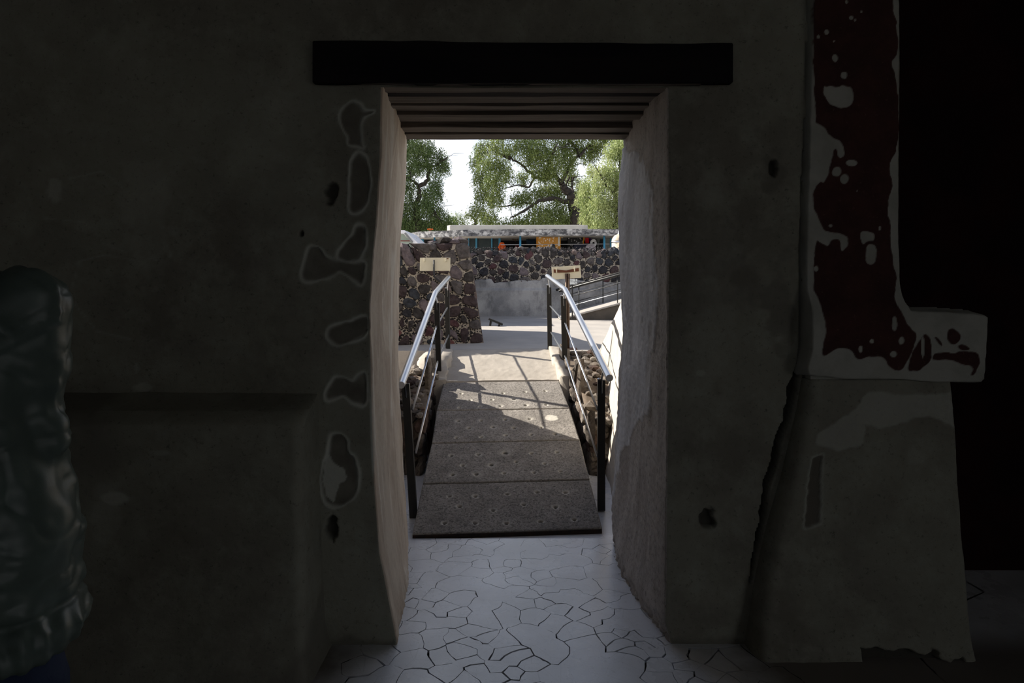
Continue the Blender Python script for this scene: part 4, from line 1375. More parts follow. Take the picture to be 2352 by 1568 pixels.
# ================================================================== FAR RAMP with its railing
fr = thing('wheelchair_ramp', 'distant concrete ramp with dark railing rising right along the courtyard wall', 'ramp')
Y0, Y1 = 11.62, 12.55
zr = lambda x: .70 + .27 * (x - .86)
mb = MB()
X0, X1 = .82, 4.6
mb.add([(X0, Y0, ZP), (X1, Y0, ZP), (X1, Y0, zr(X1) - .05), (X0, Y0, ZP + .001), (X0, Y1, ZP), (X1, Y1, ZP), (X1, Y1, zr(X1) - .05), (X0, Y1, ZP + .001)],
       [(0,1,2,3),(7,6,5,4),(3,2,6,7),(0,4,5,1),(1,5,6,2)])
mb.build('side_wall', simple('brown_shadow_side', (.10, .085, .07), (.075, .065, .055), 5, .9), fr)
mb = MB()
mb.add([(X0, Y0 - .03, ZP + .002), (X1, Y0 - .03, zr(X1) - .05), (X1, Y0 - .03, zr(X1)), (X0, Y0 - .03, ZP + .03), (X0, Y1, ZP + .002), (X1, Y1, zr(X1) - .05), (X1, Y1, zr(X1)), (X0, Y1, ZP + .03)],
       [(0,1,2,3),(7,6,5,4),(3,2,6,7),(0,4,5,1),(1,5,6,2),(0,3,7,4)])
mb.build('deck', M['plaza'], fr, bevel=.01)
for row, yy in ((0, Y0 + .02), (1, Y1 - .1)):
    k = yy / 11.64
    hi = [(.95, .50), (4.5, .50)]
    MB().tube([(.80, yy, zr(.80) + .485), (4.5, yy, zr(4.5) + .485)], .022, 12).build('rail_tube', M['black'], fr, sm=True)
    for h in (.34, .18):
        MB().tube([(.98, yy, zr(.98) + h), (4.5, yy, zr(4.5) + h)], .006 if not (row == 0 and h < .3) else .005, 8).build('rod', M['steel' if row == 0 and h < .3 else 'black'], fr, sm=True)
    for x in ((1.14, 1.80, 2.5, 3.2, 3.9) if row == 0 else (1.03, 1.66, 2.3, 3.0, 3.7)):
        MB().tube([(x, yy, zr(x) - .01), (x, yy, zr(x) + .48)], .010 if row else .009, 8).build('post', M['black' if row else 'black'], fr, sm=True)

# ================================================================== KIOSK behind the courtyard wall
M['blue'] = simple('blue_paint', (.06, .27, .44), (.05, .22, .37), 8, .5, 60, .05)
M['kdark'] = simple('kiosk_dark', (.012, .012, .014), (.018, .017, .018), 4, .8)
M['kglass'] = simple('kiosk_glass', (.035, .05, .055), (.055, .07, .07), 2.5, .4, 30, .02, 0, .15)
M['roof_conc'] = m_conc('roof_concrete', (.50, .48, .44), (.42, .40, .37), (.3, .28, .26), 2)
def m_fascia():
    t = NT('stained_fascia')
    k = t.ramp(t.noise(5, 8, .75, (1, 1, 1.6)), .40, .60)
    col = t.mix(k, (.52, .51, .50), (.07, .07, .075))
    col = t.mix(t.math('MULTIPLY', t.ramp(t.noise(2, 4, .7), .45, .6), .6), col, (.05, .05, .055))
    return t.done(col, .95, t.noise(40, 5), .2, .01)
M['fascia'] = m_fascia()
kk = thing('souvenir_kiosk', 'low souvenir kiosk with stained concrete roof and blue posts beyond the wall', 'kiosk')
YK = 22.0
def kp(px, py, Y=YK): return W(px, py, Y)
def kbox(x0, y0, x1, y1, Y, th, name, mat, parent, bevel=0):
    a, b = W(x0, y1, Y), W(x1, y0, Y)
    return MB().box((a.x, Y, a.z), (b.x, Y + th, b.z)).build(name, mat, parent, bevel=bevel)
ZRF0, ZRF1 = 2.705, 2.915
plan = [(-3.75, 24.3), (-3.2, 23.4), (-1.6, 22.4), (.5, 22.0), (6.2, 22.0), (6.2, 28), (-3.75, 28)]
MB().prism(plan, ZRF0 + .02, ZRF1 - .004).build('roof_slab', M['roof_conc'], kk)
# fascia follows the roof edge
vs, fs = [], []
edge = plan[:5]
for i, (x, y) in enumerate(edge):
    vs += [(x, y - .03, ZRF0), (x, y - .03, ZRF1), (x, y + .05, ZRF1), (x, y + .05, ZRF0)]
for i in range(len(edge) - 1):
    for k in range(4): fs.append((i*4+k, i*4+4+k, i*4+4+(k+1) % 4, i*4+(k+1) % 4))
fs += [(0,1,2,3), (19,18,17,16)]
MB().add(vs, fs).build('fascia', M['fascia'], kk)
a, b = W(1026, 531, 23.2), W(1350, 517, 23.2)
MB().prism([(a.x, 23.3), (a.x + .12, 23.1), (b.x - .15, 23.0), (b.x, 23.2), (b.x, 26.5), (a.x, 26.5)], ZRF1 - .01, b.z).build('roof_upstand', M['roof_conc'], kk, bevel=.03)
MB().box((-3.4, 25.6, ZP), (6.0, 25.8, ZRF0 + .03)).box((-3.4, 24.9, ZP), (-3.3, 25.7, ZRF0 + .02)).box((5.9, 22.9, ZP), (6.0, 25.7, ZRF0 + .02)).build('back_wall', M['kdark'], kk)  # near-black walls: the shade inside the kiosk is put into their colour
MB().box((-3.4, 22.9, ZP), (6.0, 27.6, ZP + .05)).build('kiosk_floor', M['plaza'], kk)
for px, Y in ((998, 23.3), (1195, 22.25), (1388, 22.25), (1560, 22.25)):
    p = W(px, 600, Y)
    MB().tube([(p.x, Y, ZP), (p.x, Y, ZRF0 + .01)], .034, 10).build('post', M['blue'], kk, sm=True)
# stone infill bay
col_ = W(1048, 560, 24.2)
a, b = W(1022, 600, 24.2), W(1074, 536, 24.2)
bay = MB().box((a.x, 24.2, ZP), (b.x, 24.5, ZRF0 + .02)).build('stone_bay', simple('bay_mortar', (.40, .30, .19), (.33, .25, .16), 5, .9), kk)
def pl_bay(u, v, o): return (a.x + u, 24.2 - o, 1.9 + v)
R.seed(21)
sd = scatter(0, 0, b.x - a.x, .85, .15, 300)
stone_wall(bay, sd, (0, 0, b.x - a.x, .85), .06, pl_bay, .03, [simple('bay_stone', (.13, .08, .055), (.09, .06, .045), 9, .9)] * 2, lambda u, v: 0, 0, 0, 'stone')
# window frames, doors and beams
blue_bars = [(967, 541, 973, 600, 24.6), (1075, 541, 1077.5, 600, 24.0), (1145, 541, 1150, 600, 24.0), (1092, 541, 1096, 600, 24.0), (1128, 542, 1131, 600, 24.0), (1401, 541, 1405, 600, 24.0)]
for x0, y0, x1, y1, Y in blue_bars: kbox(x0, y0 - 3, x1, y1, Y, .08, 'frame_upright', M['blue'], kk)
for x0, x1, y0, y1, Y in [(967, 1022, 541, 546, 24.5), (1075, 1150, 540, 545, 24.05), (1150, 1405, 539.5, 543, 24.05)]:
    kbox(x0, y0, x1, y1, Y, .08, 'frame_rail', M['blue'], kk)
for x0, x1 in ((1078, 1092), (1096, 1128), (1131, 1145)): kbox(x0, 545, x1, 600, 24.1, .02, 'pane', M['kglass'], kk)
for x0, x1 in ((974, 1021),): kbox(x0, 546, x1, 600, 24.9, .02, 'pane', M['kdark'], kk)
kbox(1372, 545, 1401, 600, 24.3, .02, 'pane', simple('pale_glass', (.26, .29, .27), (.2, .23, .22), 2, .2), kk)
kbox(1303, 541, 1355, 552, 25.4, .1, 'stone_lintel', simple('tan_stone', (.28, .21, .14), (.2, .15, .1), 6, .9), kk)
MB().tube([W(1150, 562, 22.3), W(1400, 560, 22.3)], .012, 8).build('guard_rail', M['steel'], kk)

# goods on show
def m_goods(name, back, chips, sc, lo=.0, hi=.35):
    t = NT(name)
    v = t.n.new('ShaderNodeTexVoronoi'); v.inputs['Scale'].default_value = sc
    t.l.new(t.co, v.inputs['Vector'])
    col = t.mix(t.ramp(v.outputs['Distance'], .42, .30), back, chips)
    col = t.mix(t.math('MULTIPLY', t.ramp(t.noise(7, 4), .5, .56), 1.0), col, back)
    return t.done(col, .6, None)
db = thing('display_board', 'orange framed display board covered with small white trinkets in the kiosk', 'display board')
orange = simple('orange_paint', (.62, .28, .03), (.55, .24, .03), 6, .6)
kbox(1232, 540, 1288, 576, 23.2, .05, 'frame', orange, db)
kbox(1236, 545, 1281, 575.5, 23.15, .05, 'trinket_panel', m_goods('trinkets', (.55, .27, .05), (.80, .76, .70), 17), db)
kbox(1281.5, 543.5, 1286, 565, 23.14, .04, 'price_strip', simple('paper', (.7, .66, .58), None, 5), db)
kp_ = kbox(1287.5, 541, 1293.5, 546.5, 23.25, .04, 'card_tag', simple('card', (.42, .36, .24), None, 5), db)
bb = thing('jewellery_board', 'black board hung with glittering silver jewellery in the kiosk', 'display board')
kbox(1303, 544, 1342, 600, 23.6, .06, 'board', M['kdark'], bb)
kbox(1305, 546, 1340, 598, 23.57, .03, 'jewellery_panel', m_goods('silver_chips', (.02, .02, .022), (.5, .5, .52), 14), bb)
def hang(name, label, cat, pts, Y, col, th=.05, grp='goods hanging in the kiosk'):
    q = [W(x, y, Y) for x, y in pts]
    n = len(q)
    vs = [v for v in q] + [v + Vector((0, th, 0)) for v in q]
    # slight folds: a middle line pushed forward
    c = sum(q, Vector()) / n + Vector((0, -th * .6, 0))
    vs.append(c)
    fs = [(i, (i+1) % n, 2*n) for i in range(n)] + [tuple(reversed(range(n, 2*n)))] + [(i, n+i, n+(i+1) % n, (i+1) % n) for i in range(n)]
    return tag(MB().add(vs, fs).build(name, simple(name + '_cloth_%d' % len(bpy.data.materials), col, None, 10, .8)), label, cat, grp)
hang('hanging_cloth', 'bright red cloth hanging beside the round silver plate', 'cloth', [(1344.5,546),(1352,546),(1353,557),(1351,559),(1345,558)], 23.5, (.60, .02, .03))
hang('hanging_cloth', 'purple cloth hanging next to the red one in the kiosk', 'cloth', [(1352.5,546.5),(1358,546.5),(1357,555),(1353,556)], 23.55, (.06, .02, .10))
hang('hanging_cloth', 'narrow orange strip of cloth beside the jewellery board', 'cloth', [(1340,545),(1342.5,545),(1341,560),(1338,562),(1339.5,552)], 23.45, (.70, .30, .02))
hang('hanging_cloth', 'yellow and green cloth hanging in the dark kiosk doorway', 'cloth', [(1209,540),(1218,540),(1217,547),(1214,549),(1210,546)], 24.2, (.30, .24, .03))
hang('hanging_cloth', 'dark blue blanket hanging in the kiosk doorway', 'cloth', [(1209,549),(1230,549),(1231,562),(1210,563)], 24.6, (.018, .04, .075))
hang('draped_shawl', 'lilac grey cloth draped over the kiosk counter', 'cloth', [(1343,570),(1348,563),(1356,559.5),(1364,561),(1369,569),(1368,576),(1344,576)], 22.9, (.36, .34, .38), .15)
hang('star_ornament', 'brown star-shaped ornament hanging in the dark kiosk', 'ornament', [(1176,541),(1183,544),(1190,541),(1188,547),(1191,551),(1186,551),(1183.5,555),(1181,551),(1175,550),(1178,546)], 24.4, (.10, .075, .05))
hang('red_box', 'dark red box under the star ornament in the kiosk', 'box', [(1184,563),(1195,563),(1195,572),(1184,572)], 24.0, (.11, .012, .015), .3)
hang('black_garment', 'black garment hanging before the pale pane at the kiosk right end', 'garment', [(1379,549),(1386,549),(1389,556),(1391,572),(1375,572),(1377,556)], 23.9, (.015, .015, .018))
v2 = thing('person', 'dark-haired person in black beyond the wall, only the head showing at the display board', 'person')
vx, vy = W(1269.5, 1, 21.2).x, 21.2
zt0 = W(1, 560, 21.2).z
# silver plate
pl = thing('silver_plate', 'round silver plate with dark centre leaning in the kiosk', 'plate')
c = W(1363, 558, 23.3)
def disc(c, r, y0, y1, n=22):
    vs = [(c.x + r*math.cos(2*math.pi*k/n), y0, c.z + r*1.25*math.sin(2*math.pi*k/n)) for k in range(n)]
    vs += [(x, y1, z) for x, y, z in vs]
    return vs, [tuple(range(n)), tuple(reversed(range(n, 2*n)))] + [(k, n+k, n+(k+1) % n, (k+1) % n) for k in range(n)]
MB().add(*disc(c, .125, 23.3, 23.34)).build('rim', M['kdark'], pl)
MB().add(*disc(c, .108, 23.27, 23.3)).build('dish', simple('silver', (.6, .62, .65), (.3, .3, .32), 12, .4, 30, .2, .5), pl)
MB().add(*disc(c, .035, 23.25, 23.27)).build('boss', M['kdark'], pl)
# orange wicker lampshade
ws = thing('wicker_lantern', 'orange slatted wicker lantern on the kiosk counter', 'lantern')
c = W(1153, 575, 23.0)
om = simple('orange_wicker', (.75, .14, .02), (.6, .1, .015), 12, .7)
MB().lathe([(.13, 0), (.135, .02), (.11, .12), (.07, .22), (.05, .24)], (c.x, 23.0, c.z), 14).build('shade', simple('wicker_inner', (.35, .05, .01), None, 9), ws, sm=True)
for k in range(14):
    w = 2*math.pi*k/14
    MB().tube([(c.x + .142*math.cos(w), 23 + .142*math.sin(w), c.z), (c.x + .118*math.cos(w), 23 + .118*math.sin(w), c.z + .12), (c.x + .06*math.cos(w), 23 + .06*math.sin(w), c.z + .25)], .011, 5).build('slat', om, ws)
MB().lathe([(.06, .235), (.075, .25), (.05, .275)], (c.x, 23.0, c.z), 14).build('cap', om, ws)
# counter table carrying the goods
ct = thing('kiosk_counter', 'dark cloth-covered counter inside the kiosk under the trinkets', 'counter')
a_, b_ = W(1145, 576, 22.85), W(1372, 560, 22.85)
MB().box((a_.x, 22.85, ZP + .05), (b_.x, 23.45, a_.z - .002)).build('body', simple('navy_cloth', (.015, .018, .03), None, 5, .9), ct, bevel=.02)
MB().box((W(1318,1,23).x, 23.0, a_.z - .002), (W(1348,1,23).x, 23.4, W(1,560,23).z)).build('covered_stack', simple('navy_cloth2', (.018, .02, .035), None, 5, .9), ct, bevel=.03)

# white market awning left of the kiosk
aw = thing('market_awning', 'white peaked awning with green side cloth left of the kiosk', 'awning')
wm = simple('white_canvas', (.80, .79, .80), (.74, .74, .76), 4, .7)
Yt = 20.0
A0, A1, A2, A3 = W(860, 527, Yt), W(929, 528.5, Yt), W(962, 560, Yt), W(860, 536, Yt)
A4, A5 = W(926, 536, Yt), W(951, 560, Yt)
MB().add([v for v in (A0, A1, A4, A3)] + [v + Vector((0, 2.5, 0)) for v in (A0, A1, A4, A3)], [(0,1,2,3),(7,6,5,4),(0,4,5,1),(1,5,6,2),(2,6,7,3),(3,7,4,0)]).build('valance', wm, aw)
MB().add([v for v in (A1, A2, A5, A4)] + [v + Vector((0, 2.5, 0)) for v in (A1, A2, A5, A4)], [(0,1,2,3),(7,6,5,4),(0,4,5,1),(1,5,6,2),(2,6,7,3),(3,7,4,0)]).build('sloping_side', wm, aw)
B0, B1, B2, B3 = W(860, 537, Yt + .3), W(926, 537, Yt + .3), W(950, 560, Yt + .3), W(860, 600, Yt + .3)
B4 = W(962, 600, Yt + .3)
vs = [B0, B1, B2, B4, B3]
MB().add(vs + [v + Vector((0, .04, 0)) for v in vs], [(0,1,2,3,4),(9,8,7,6,5)] + [(i, 5+i, 5+(i+1) % 5, (i+1) % 5) for i in range(5)]).build('side_cloth', simple('sage_cloth', (.38, .45, .40), (.32, .39, .35), 3, .8), aw)
MB().tube([W(860, 553, Yt + .25), W(948, 553, Yt + .25)], .016, 6).build('red_cord', simple('red_cord', (.2, .03, .03), None, 9), aw)
MB().tube([W(930, 535, Yt - .05), W(947, 556, Yt - .05)], .03, 8).build('strut', simple('grey_metal', (.25, .25, .24), None, 9, .5), aw)
for px in (866, 955):
    p = W(px, 545, Yt + 1)
    MB().tube([(p.x, p.y, ZP), (p.x, p.y, p.z)], .03, 8).build('leg', M['steel'], aw)
# grey stake and box objects above the wall
st = tag(MB().tube([Vector((W(1041, 600, 13.6).x, 13.6, ZP)), W(1041, 543, 13.6)], .009, 8).build('metal_stake', simple('stake_grey', (.16, .17, .21), None, 9, .5)), 'thin grey metal stake standing behind the loose top stone', 'stake')
st.data.transform(Matrix.Identity(4))
# beige domed container
tk = thing('water_tank', 'beige domed water tank with metal band at the right jamb', 'tank')
c = W(1423, 600, 20.0)
bm_ = simple('beige_plastic', (.55, .47, .36), (.5, .43, .33), 3, .5)
rb = 18.5 * 20 / F
zt_, zb_ = W(0, 537, 20).z, W(0, 556, 20).z
MB().lathe([(rb*.92, ZP), (rb, ZP + .1), (rb*.97, zb_)], (c.x, 20.0, 0), 28).build('body', bm_, tk, sm=True)
MB().lathe([(rb*.98, zb_ + .02)] + [(rb*.98*math.cos(w), zb_ + .02 + (zt_ - zb_ - .02)*math.sin(w)) for w in np.linspace(.15, 1.45, 8)], (c.x, 20.0, 0), 28).build('dome', bm_, tk, sm=True)
MB().lathe([(rb*1.03, zb_ - .02), (rb*1.04, zb_), (rb*1.03, zb_ + .025)], (c.x, 20.0, 0), 28).build('band', M['steel'], tk, sm=True)
# folded parasol
fp = thing('folded_parasol', 'folded white and blue parasol above the beige tank', 'parasol')
c = W(1423.5, 545, 21.0)
zt_ = W(0, 508, 21).z
MB().tube([(c.x, 21, ZP), (c.x, 21, zt_)], .02, 8).build('pole', M['steel'], fp)
for k in range(6):
    w0, w1 = 2*math.pi*k/6, 2*math.pi*(k+1)/6
    zl = W(0, 540, 21).z
    vs = [(c.x, 21, zt_), (c.x + .07*math.cos(w0), 21 + .07*math.sin(w0), zl), (c.x + .085*math.cos((w0+w1)/2), 21 + .085*math.sin((w0+w1)/2), zl - .05), (c.x + .07*math.cos(w1), 21 + .07*math.sin(w1), zl)]
    MB().add(vs, [(0,1,2),(0,2,3)]).build('canopy_panel', wm if k % 2 else simple('blue_canvas', (.06, .16, .5), None, 5), fp)
# two tiny orange flowers pots on roof edge
for i, px in enumerate((988, 1065)):
    p = W(px, 531, 23.3)
    t_ = thing('roof_flowerpot', ('small orange flowers on the left end of the kiosk roof', 'tiny red flower beside the roof upstand')[i], 'flowers')
    MB().lathe([(.04, 0), (.05, .05)], (p.x, p.y, ZRF1 - .003), 8).build('pot', M['rustbrown'], t_)
    for k in range(3 if i == 0 else 1):
        vs, fs = lump((p.x + (k-1)*.07*(i == 0), p.y, ZRF1 + .08), (.035, .035, .03), k)
        MB().add(vs, fs).build('flower', om, t_)

# ================================================================== TREES
def m_leaf(name, a, b, c):
    t = NT(name)
    g = t.n.new('ShaderNodeNewGeometry')
    col = t.mix(g.outputs['Random Per Island'], a, b)
    col = t.mix(t.ramp(t.noise(.55, 4), .42, .62), col, c)
    t.l.new(col, t.b.inputs['Base Color'])
    t.b.inputs['Roughness'].default_value = .55
    t.b.inputs['Specular IOR Level'].default_value = .35
    tr = t.n.new('ShaderNodeBsdfTranslucent'); t.l.new(col, tr.inputs['Color'])
    mx = t.n.new('ShaderNodeMixShader'); mx.inputs[0].default_value = .35
    t.l.new(t.b.outputs[0], mx.inputs[1]); t.l.new(tr.outputs[0], mx.inputs[2])
    t.l.new(mx.outputs[0], t.n['Material Output'].inputs['Surface'])
    return t.m
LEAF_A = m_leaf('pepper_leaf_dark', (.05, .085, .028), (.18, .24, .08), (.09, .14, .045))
LEAF_B = m_leaf('pepper_leaf', (.075, .115, .03), (.31, .36, .115), (.15, .20, .055))  # wide tone spread puts the crown's dark interior and lit leaves into colour
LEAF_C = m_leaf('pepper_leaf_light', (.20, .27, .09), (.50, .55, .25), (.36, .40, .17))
BARK = simple('dark_bark', (.035, .028, .024), (.06, .05, .042), 6, .95, 25, .6)

def foliage(clumps, Y, per, size, rg, droop=7):
    """clumps: (px, py, rx_px, ry_px, dy); drooping strands of narrow leaves"""
    Vs, n = [], 0
    for (px, py, rx, ry, dy) in clumps:
        c = np.array(W(px, py, Y + dy)); m = (Y + dy) / F
        k = int(per * rx * ry / 400.0)
        d = rg.normal(size=(k, 3)); d /= np.linalg.norm(d, axis=1)[:, None]
        r = rg.random(k) ** .45
        p = c + d * r[:, None] * np.array([rx * m, max(rx, ry) * m * .9, ry * m])
        st = rg.normal(size=(k, 3)) * np.array([.25, .25, .1]) + np.array([0, 0, -1.0])
        st /= np.linalg.norm(st, axis=1)[:, None]
        for s_ in range(droop):
            q = p + st * size * .75 * s_ + rg.normal(size=(k, 3)) * size * .25
            ax = st + rg.normal(size=(k, 3)) * .55
            ax /= np.linalg.norm(ax, axis=1)[:, None]
            sd_ = np.cross(ax, rg.normal(size=(k, 3))); sd_ /= np.linalg.norm(sd_, axis=1)[:, None] + 1e-9
            L = size * (.7 + .6 * rg.random(k))[:, None]; Wd = size * (.13 + .10 * rg.random(k))[:, None]
            Vs.append(np.stack([q, q + ax * L * .45 + sd_ * Wd, q + ax * L, q + ax * L * .45 - sd_ * Wd], 1))
    V = np.concatenate(Vs).reshape(-1, 3)
    return V
def leaf_mesh(name, V, mat, parent):
    nq = len(V) // 4
    me = bpy.data.meshes.new(name)
    me.vertices.add(len(V)); me.vertices.foreach_set('co', V.reshape(-1).astype(np.float32))
    me.loops.add(len(V)); me.polygons.add(nq)
    me.loops.foreach_set('vertex_index', np.arange(len(V), dtype=np.int32))
    me.polygons.foreach_set('loop_start', (np.arange(nq) * 4).astype(np.int32))
    me.polygons.foreach_set('loop_total', np.full(nq, 4, np.int32))
    me.update(calc_edges=True)
    me.materials.append(mat)
    o = bpy.data.objects.new(name, me); COL.objects.link(o); o.parent = parent
    o['kind'] = 'stuff'
    return o
def limb(mb, pts, Y, r0, r1, rg, dy0=0, dy1=0, twigs=3):
    P = []
    n = len(pts)
    for i, (x, y) in enumerate(pts):
        t = i / (n - 1)
        P.append(W(x, y, Y + dy0 + (dy1 - dy0) * t))
    # smooth by midpoints and wobble
    Q = []
    for i in range(n - 1):
        for k in range(4):
            p = P[i].lerp(P[i+1], k / 4)
            Q.append(p + Vector(rg.normal(size=3) * r1 * .9))
    Q.append(P[-1])
    rs = [r0 + (r1 - r0) * i / (len(Q) - 1) for i in range(len(Q))]
    mb.tube(Q, rs, 7, caps=False)
    for _ in range(twigs):
        i = int(rg.integers(len(Q) // 3, len(Q)))
        a = Q[min(i, len(Q)-1)]
        d = Vector((rg.normal() * .9, rg.normal() * .6, rg.normal() * .5 + .1)).normalized()
        L = rg.uniform(.5, 1.5)
        pts2 = [a, a + d * L * .5 + Vector((0, 0, .1)), a + d * L + Vector((0, 0, -.15))]
        mb.tube(pts2, [rs[min(i, len(rs)-1)] * .5, r1 * .5, r1 * .2], 5, caps=False)
def tree(label, Y, trunk, limbs, clumps, per, size, mat, seed, base=None, r0=.3):
    rg = np.random.default_rng(seed)
    t = thing('pepper_tree', label, 'tree', 'pepper trees behind the kiosk')
    mb = MB()
    x0, y0 = trunk[0]
    foot = W(x0, y0, Y); foot.z = ZP
    pts = [foot] + [W(x, y, Y) for x, y in trunk]
    Q, rs = [], []
    for i in range(len(pts) - 1):
        for k in range(5):
            Q.append(pts[i].lerp(pts[i+1], k / 5) + Vector(rg.normal(size=3) * .05))
    Q.append(pts[-1])
    rs = [r0 * (1 - .65 * i / (len(Q) - 1)) for i in range(len(Q))]
    mb.tube(Q, rs, 9, caps=False)
    mb.build('trunk', BARK, t, sm=True)
    for l in limbs:
        m = MB(); limb(m, l[0], Y, l[1], l[2], rg, 0, l[3] if len(l) > 3 else rg.normal() * 1.2, l[4] if len(l) > 4 else 5)
        m.build('branch', BARK, t, sm=True)
    leaf_mesh('foliage', foliage(clumps, Y, per, size, rg), mat, t)
    return t
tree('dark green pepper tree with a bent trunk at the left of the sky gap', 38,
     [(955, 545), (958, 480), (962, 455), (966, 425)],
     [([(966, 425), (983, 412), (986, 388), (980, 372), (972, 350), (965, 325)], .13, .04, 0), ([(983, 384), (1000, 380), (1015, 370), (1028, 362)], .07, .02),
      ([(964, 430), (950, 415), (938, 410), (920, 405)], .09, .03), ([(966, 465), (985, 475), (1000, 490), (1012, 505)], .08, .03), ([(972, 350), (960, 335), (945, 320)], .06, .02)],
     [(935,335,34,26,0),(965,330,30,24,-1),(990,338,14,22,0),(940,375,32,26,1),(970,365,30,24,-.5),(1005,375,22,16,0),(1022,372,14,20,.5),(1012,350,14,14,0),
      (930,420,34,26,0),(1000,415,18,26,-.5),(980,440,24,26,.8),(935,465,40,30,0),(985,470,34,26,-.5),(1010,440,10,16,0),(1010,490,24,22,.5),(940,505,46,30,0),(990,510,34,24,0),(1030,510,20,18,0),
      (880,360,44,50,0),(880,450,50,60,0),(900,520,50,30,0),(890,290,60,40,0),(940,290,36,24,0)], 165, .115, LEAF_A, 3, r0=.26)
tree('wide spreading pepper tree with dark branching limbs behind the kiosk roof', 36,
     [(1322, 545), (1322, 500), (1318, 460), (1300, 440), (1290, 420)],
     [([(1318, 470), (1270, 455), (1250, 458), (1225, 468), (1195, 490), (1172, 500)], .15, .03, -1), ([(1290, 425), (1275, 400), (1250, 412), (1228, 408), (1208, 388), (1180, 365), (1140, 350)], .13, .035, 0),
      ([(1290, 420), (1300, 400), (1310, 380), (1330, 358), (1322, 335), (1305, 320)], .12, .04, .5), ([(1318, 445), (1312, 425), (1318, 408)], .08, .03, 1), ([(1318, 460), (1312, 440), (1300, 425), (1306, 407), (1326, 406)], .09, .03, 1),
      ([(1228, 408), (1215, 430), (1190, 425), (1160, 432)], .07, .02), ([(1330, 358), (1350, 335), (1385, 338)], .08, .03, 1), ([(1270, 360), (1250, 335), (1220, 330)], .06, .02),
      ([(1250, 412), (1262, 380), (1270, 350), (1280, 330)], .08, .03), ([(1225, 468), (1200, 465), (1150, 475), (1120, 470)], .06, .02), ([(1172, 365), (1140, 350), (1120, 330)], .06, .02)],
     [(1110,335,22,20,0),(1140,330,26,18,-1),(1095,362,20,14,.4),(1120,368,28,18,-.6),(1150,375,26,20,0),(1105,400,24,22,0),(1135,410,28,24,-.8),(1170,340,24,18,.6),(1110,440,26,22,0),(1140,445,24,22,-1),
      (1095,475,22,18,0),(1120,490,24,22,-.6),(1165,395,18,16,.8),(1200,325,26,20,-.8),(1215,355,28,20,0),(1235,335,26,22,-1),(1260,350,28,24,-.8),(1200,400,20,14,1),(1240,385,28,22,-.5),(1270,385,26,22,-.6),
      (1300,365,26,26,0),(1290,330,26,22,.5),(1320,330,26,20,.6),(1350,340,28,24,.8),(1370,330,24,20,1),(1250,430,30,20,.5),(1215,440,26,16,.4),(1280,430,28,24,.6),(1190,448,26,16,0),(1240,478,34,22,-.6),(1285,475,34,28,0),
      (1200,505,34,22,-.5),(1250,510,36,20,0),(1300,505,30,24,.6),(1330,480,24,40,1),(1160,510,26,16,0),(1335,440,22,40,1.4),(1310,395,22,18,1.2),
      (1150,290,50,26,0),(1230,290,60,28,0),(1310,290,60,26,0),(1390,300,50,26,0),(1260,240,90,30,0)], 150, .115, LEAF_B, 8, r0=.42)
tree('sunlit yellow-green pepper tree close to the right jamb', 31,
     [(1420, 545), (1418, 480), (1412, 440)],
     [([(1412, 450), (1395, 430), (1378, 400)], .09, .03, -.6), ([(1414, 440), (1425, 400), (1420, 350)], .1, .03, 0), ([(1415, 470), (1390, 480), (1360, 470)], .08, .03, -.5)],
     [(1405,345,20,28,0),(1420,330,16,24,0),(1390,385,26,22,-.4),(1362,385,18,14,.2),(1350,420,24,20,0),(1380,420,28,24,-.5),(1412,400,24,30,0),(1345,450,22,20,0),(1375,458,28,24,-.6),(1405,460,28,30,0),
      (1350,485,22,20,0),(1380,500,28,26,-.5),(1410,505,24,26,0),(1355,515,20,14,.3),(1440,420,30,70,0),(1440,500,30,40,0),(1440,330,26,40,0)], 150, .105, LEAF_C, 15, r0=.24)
tree('small distant tree with thin forked stems in the low sky gap', 46,
     [(1092, 540), (1093, 512), (1092, 505)],
     [([(1092, 508), (1084, 495), (1068, 496)], .08, .02, 0, 3), ([(1092, 508), (1100, 495), (1106, 480)], .08, .02, 0, 3)],
     [(1045,495,16,14,0),(1060,508,18,14,0),(1035,510,18,16,0),(1070,488,14,8,0),(1110,512,22,12,0),(1080,515,16,8,0),(1130,505,20,14,0)], 110, .13, LEAF_B, 23, r0=.15)
for i, (x, y, rx, ry, Y, lab) in enumerate([(960, 520, 90, 26, 44, 'dense dark hedge tree low behind the left awning'), (1300, 515, 110, 26, 43, 'dense dark tree low behind the kiosk roof upstand')]):
    tree(lab, Y, [(x, 545), (x, 530)], [([(x, 530), (x - 20, 515), (x - 30, 505)], .1, .03, 0, 3)],
         [(x + k * rx / 3, y + R.uniform(-4, 6), rx / 3.2, ry, R.uniform(-1, 1)) for k in (-2.4, -1.6, -.8, 0, .8, 1.6, 2.4)], 140, .14, LEAF_A, 40 + i, r0=.2)

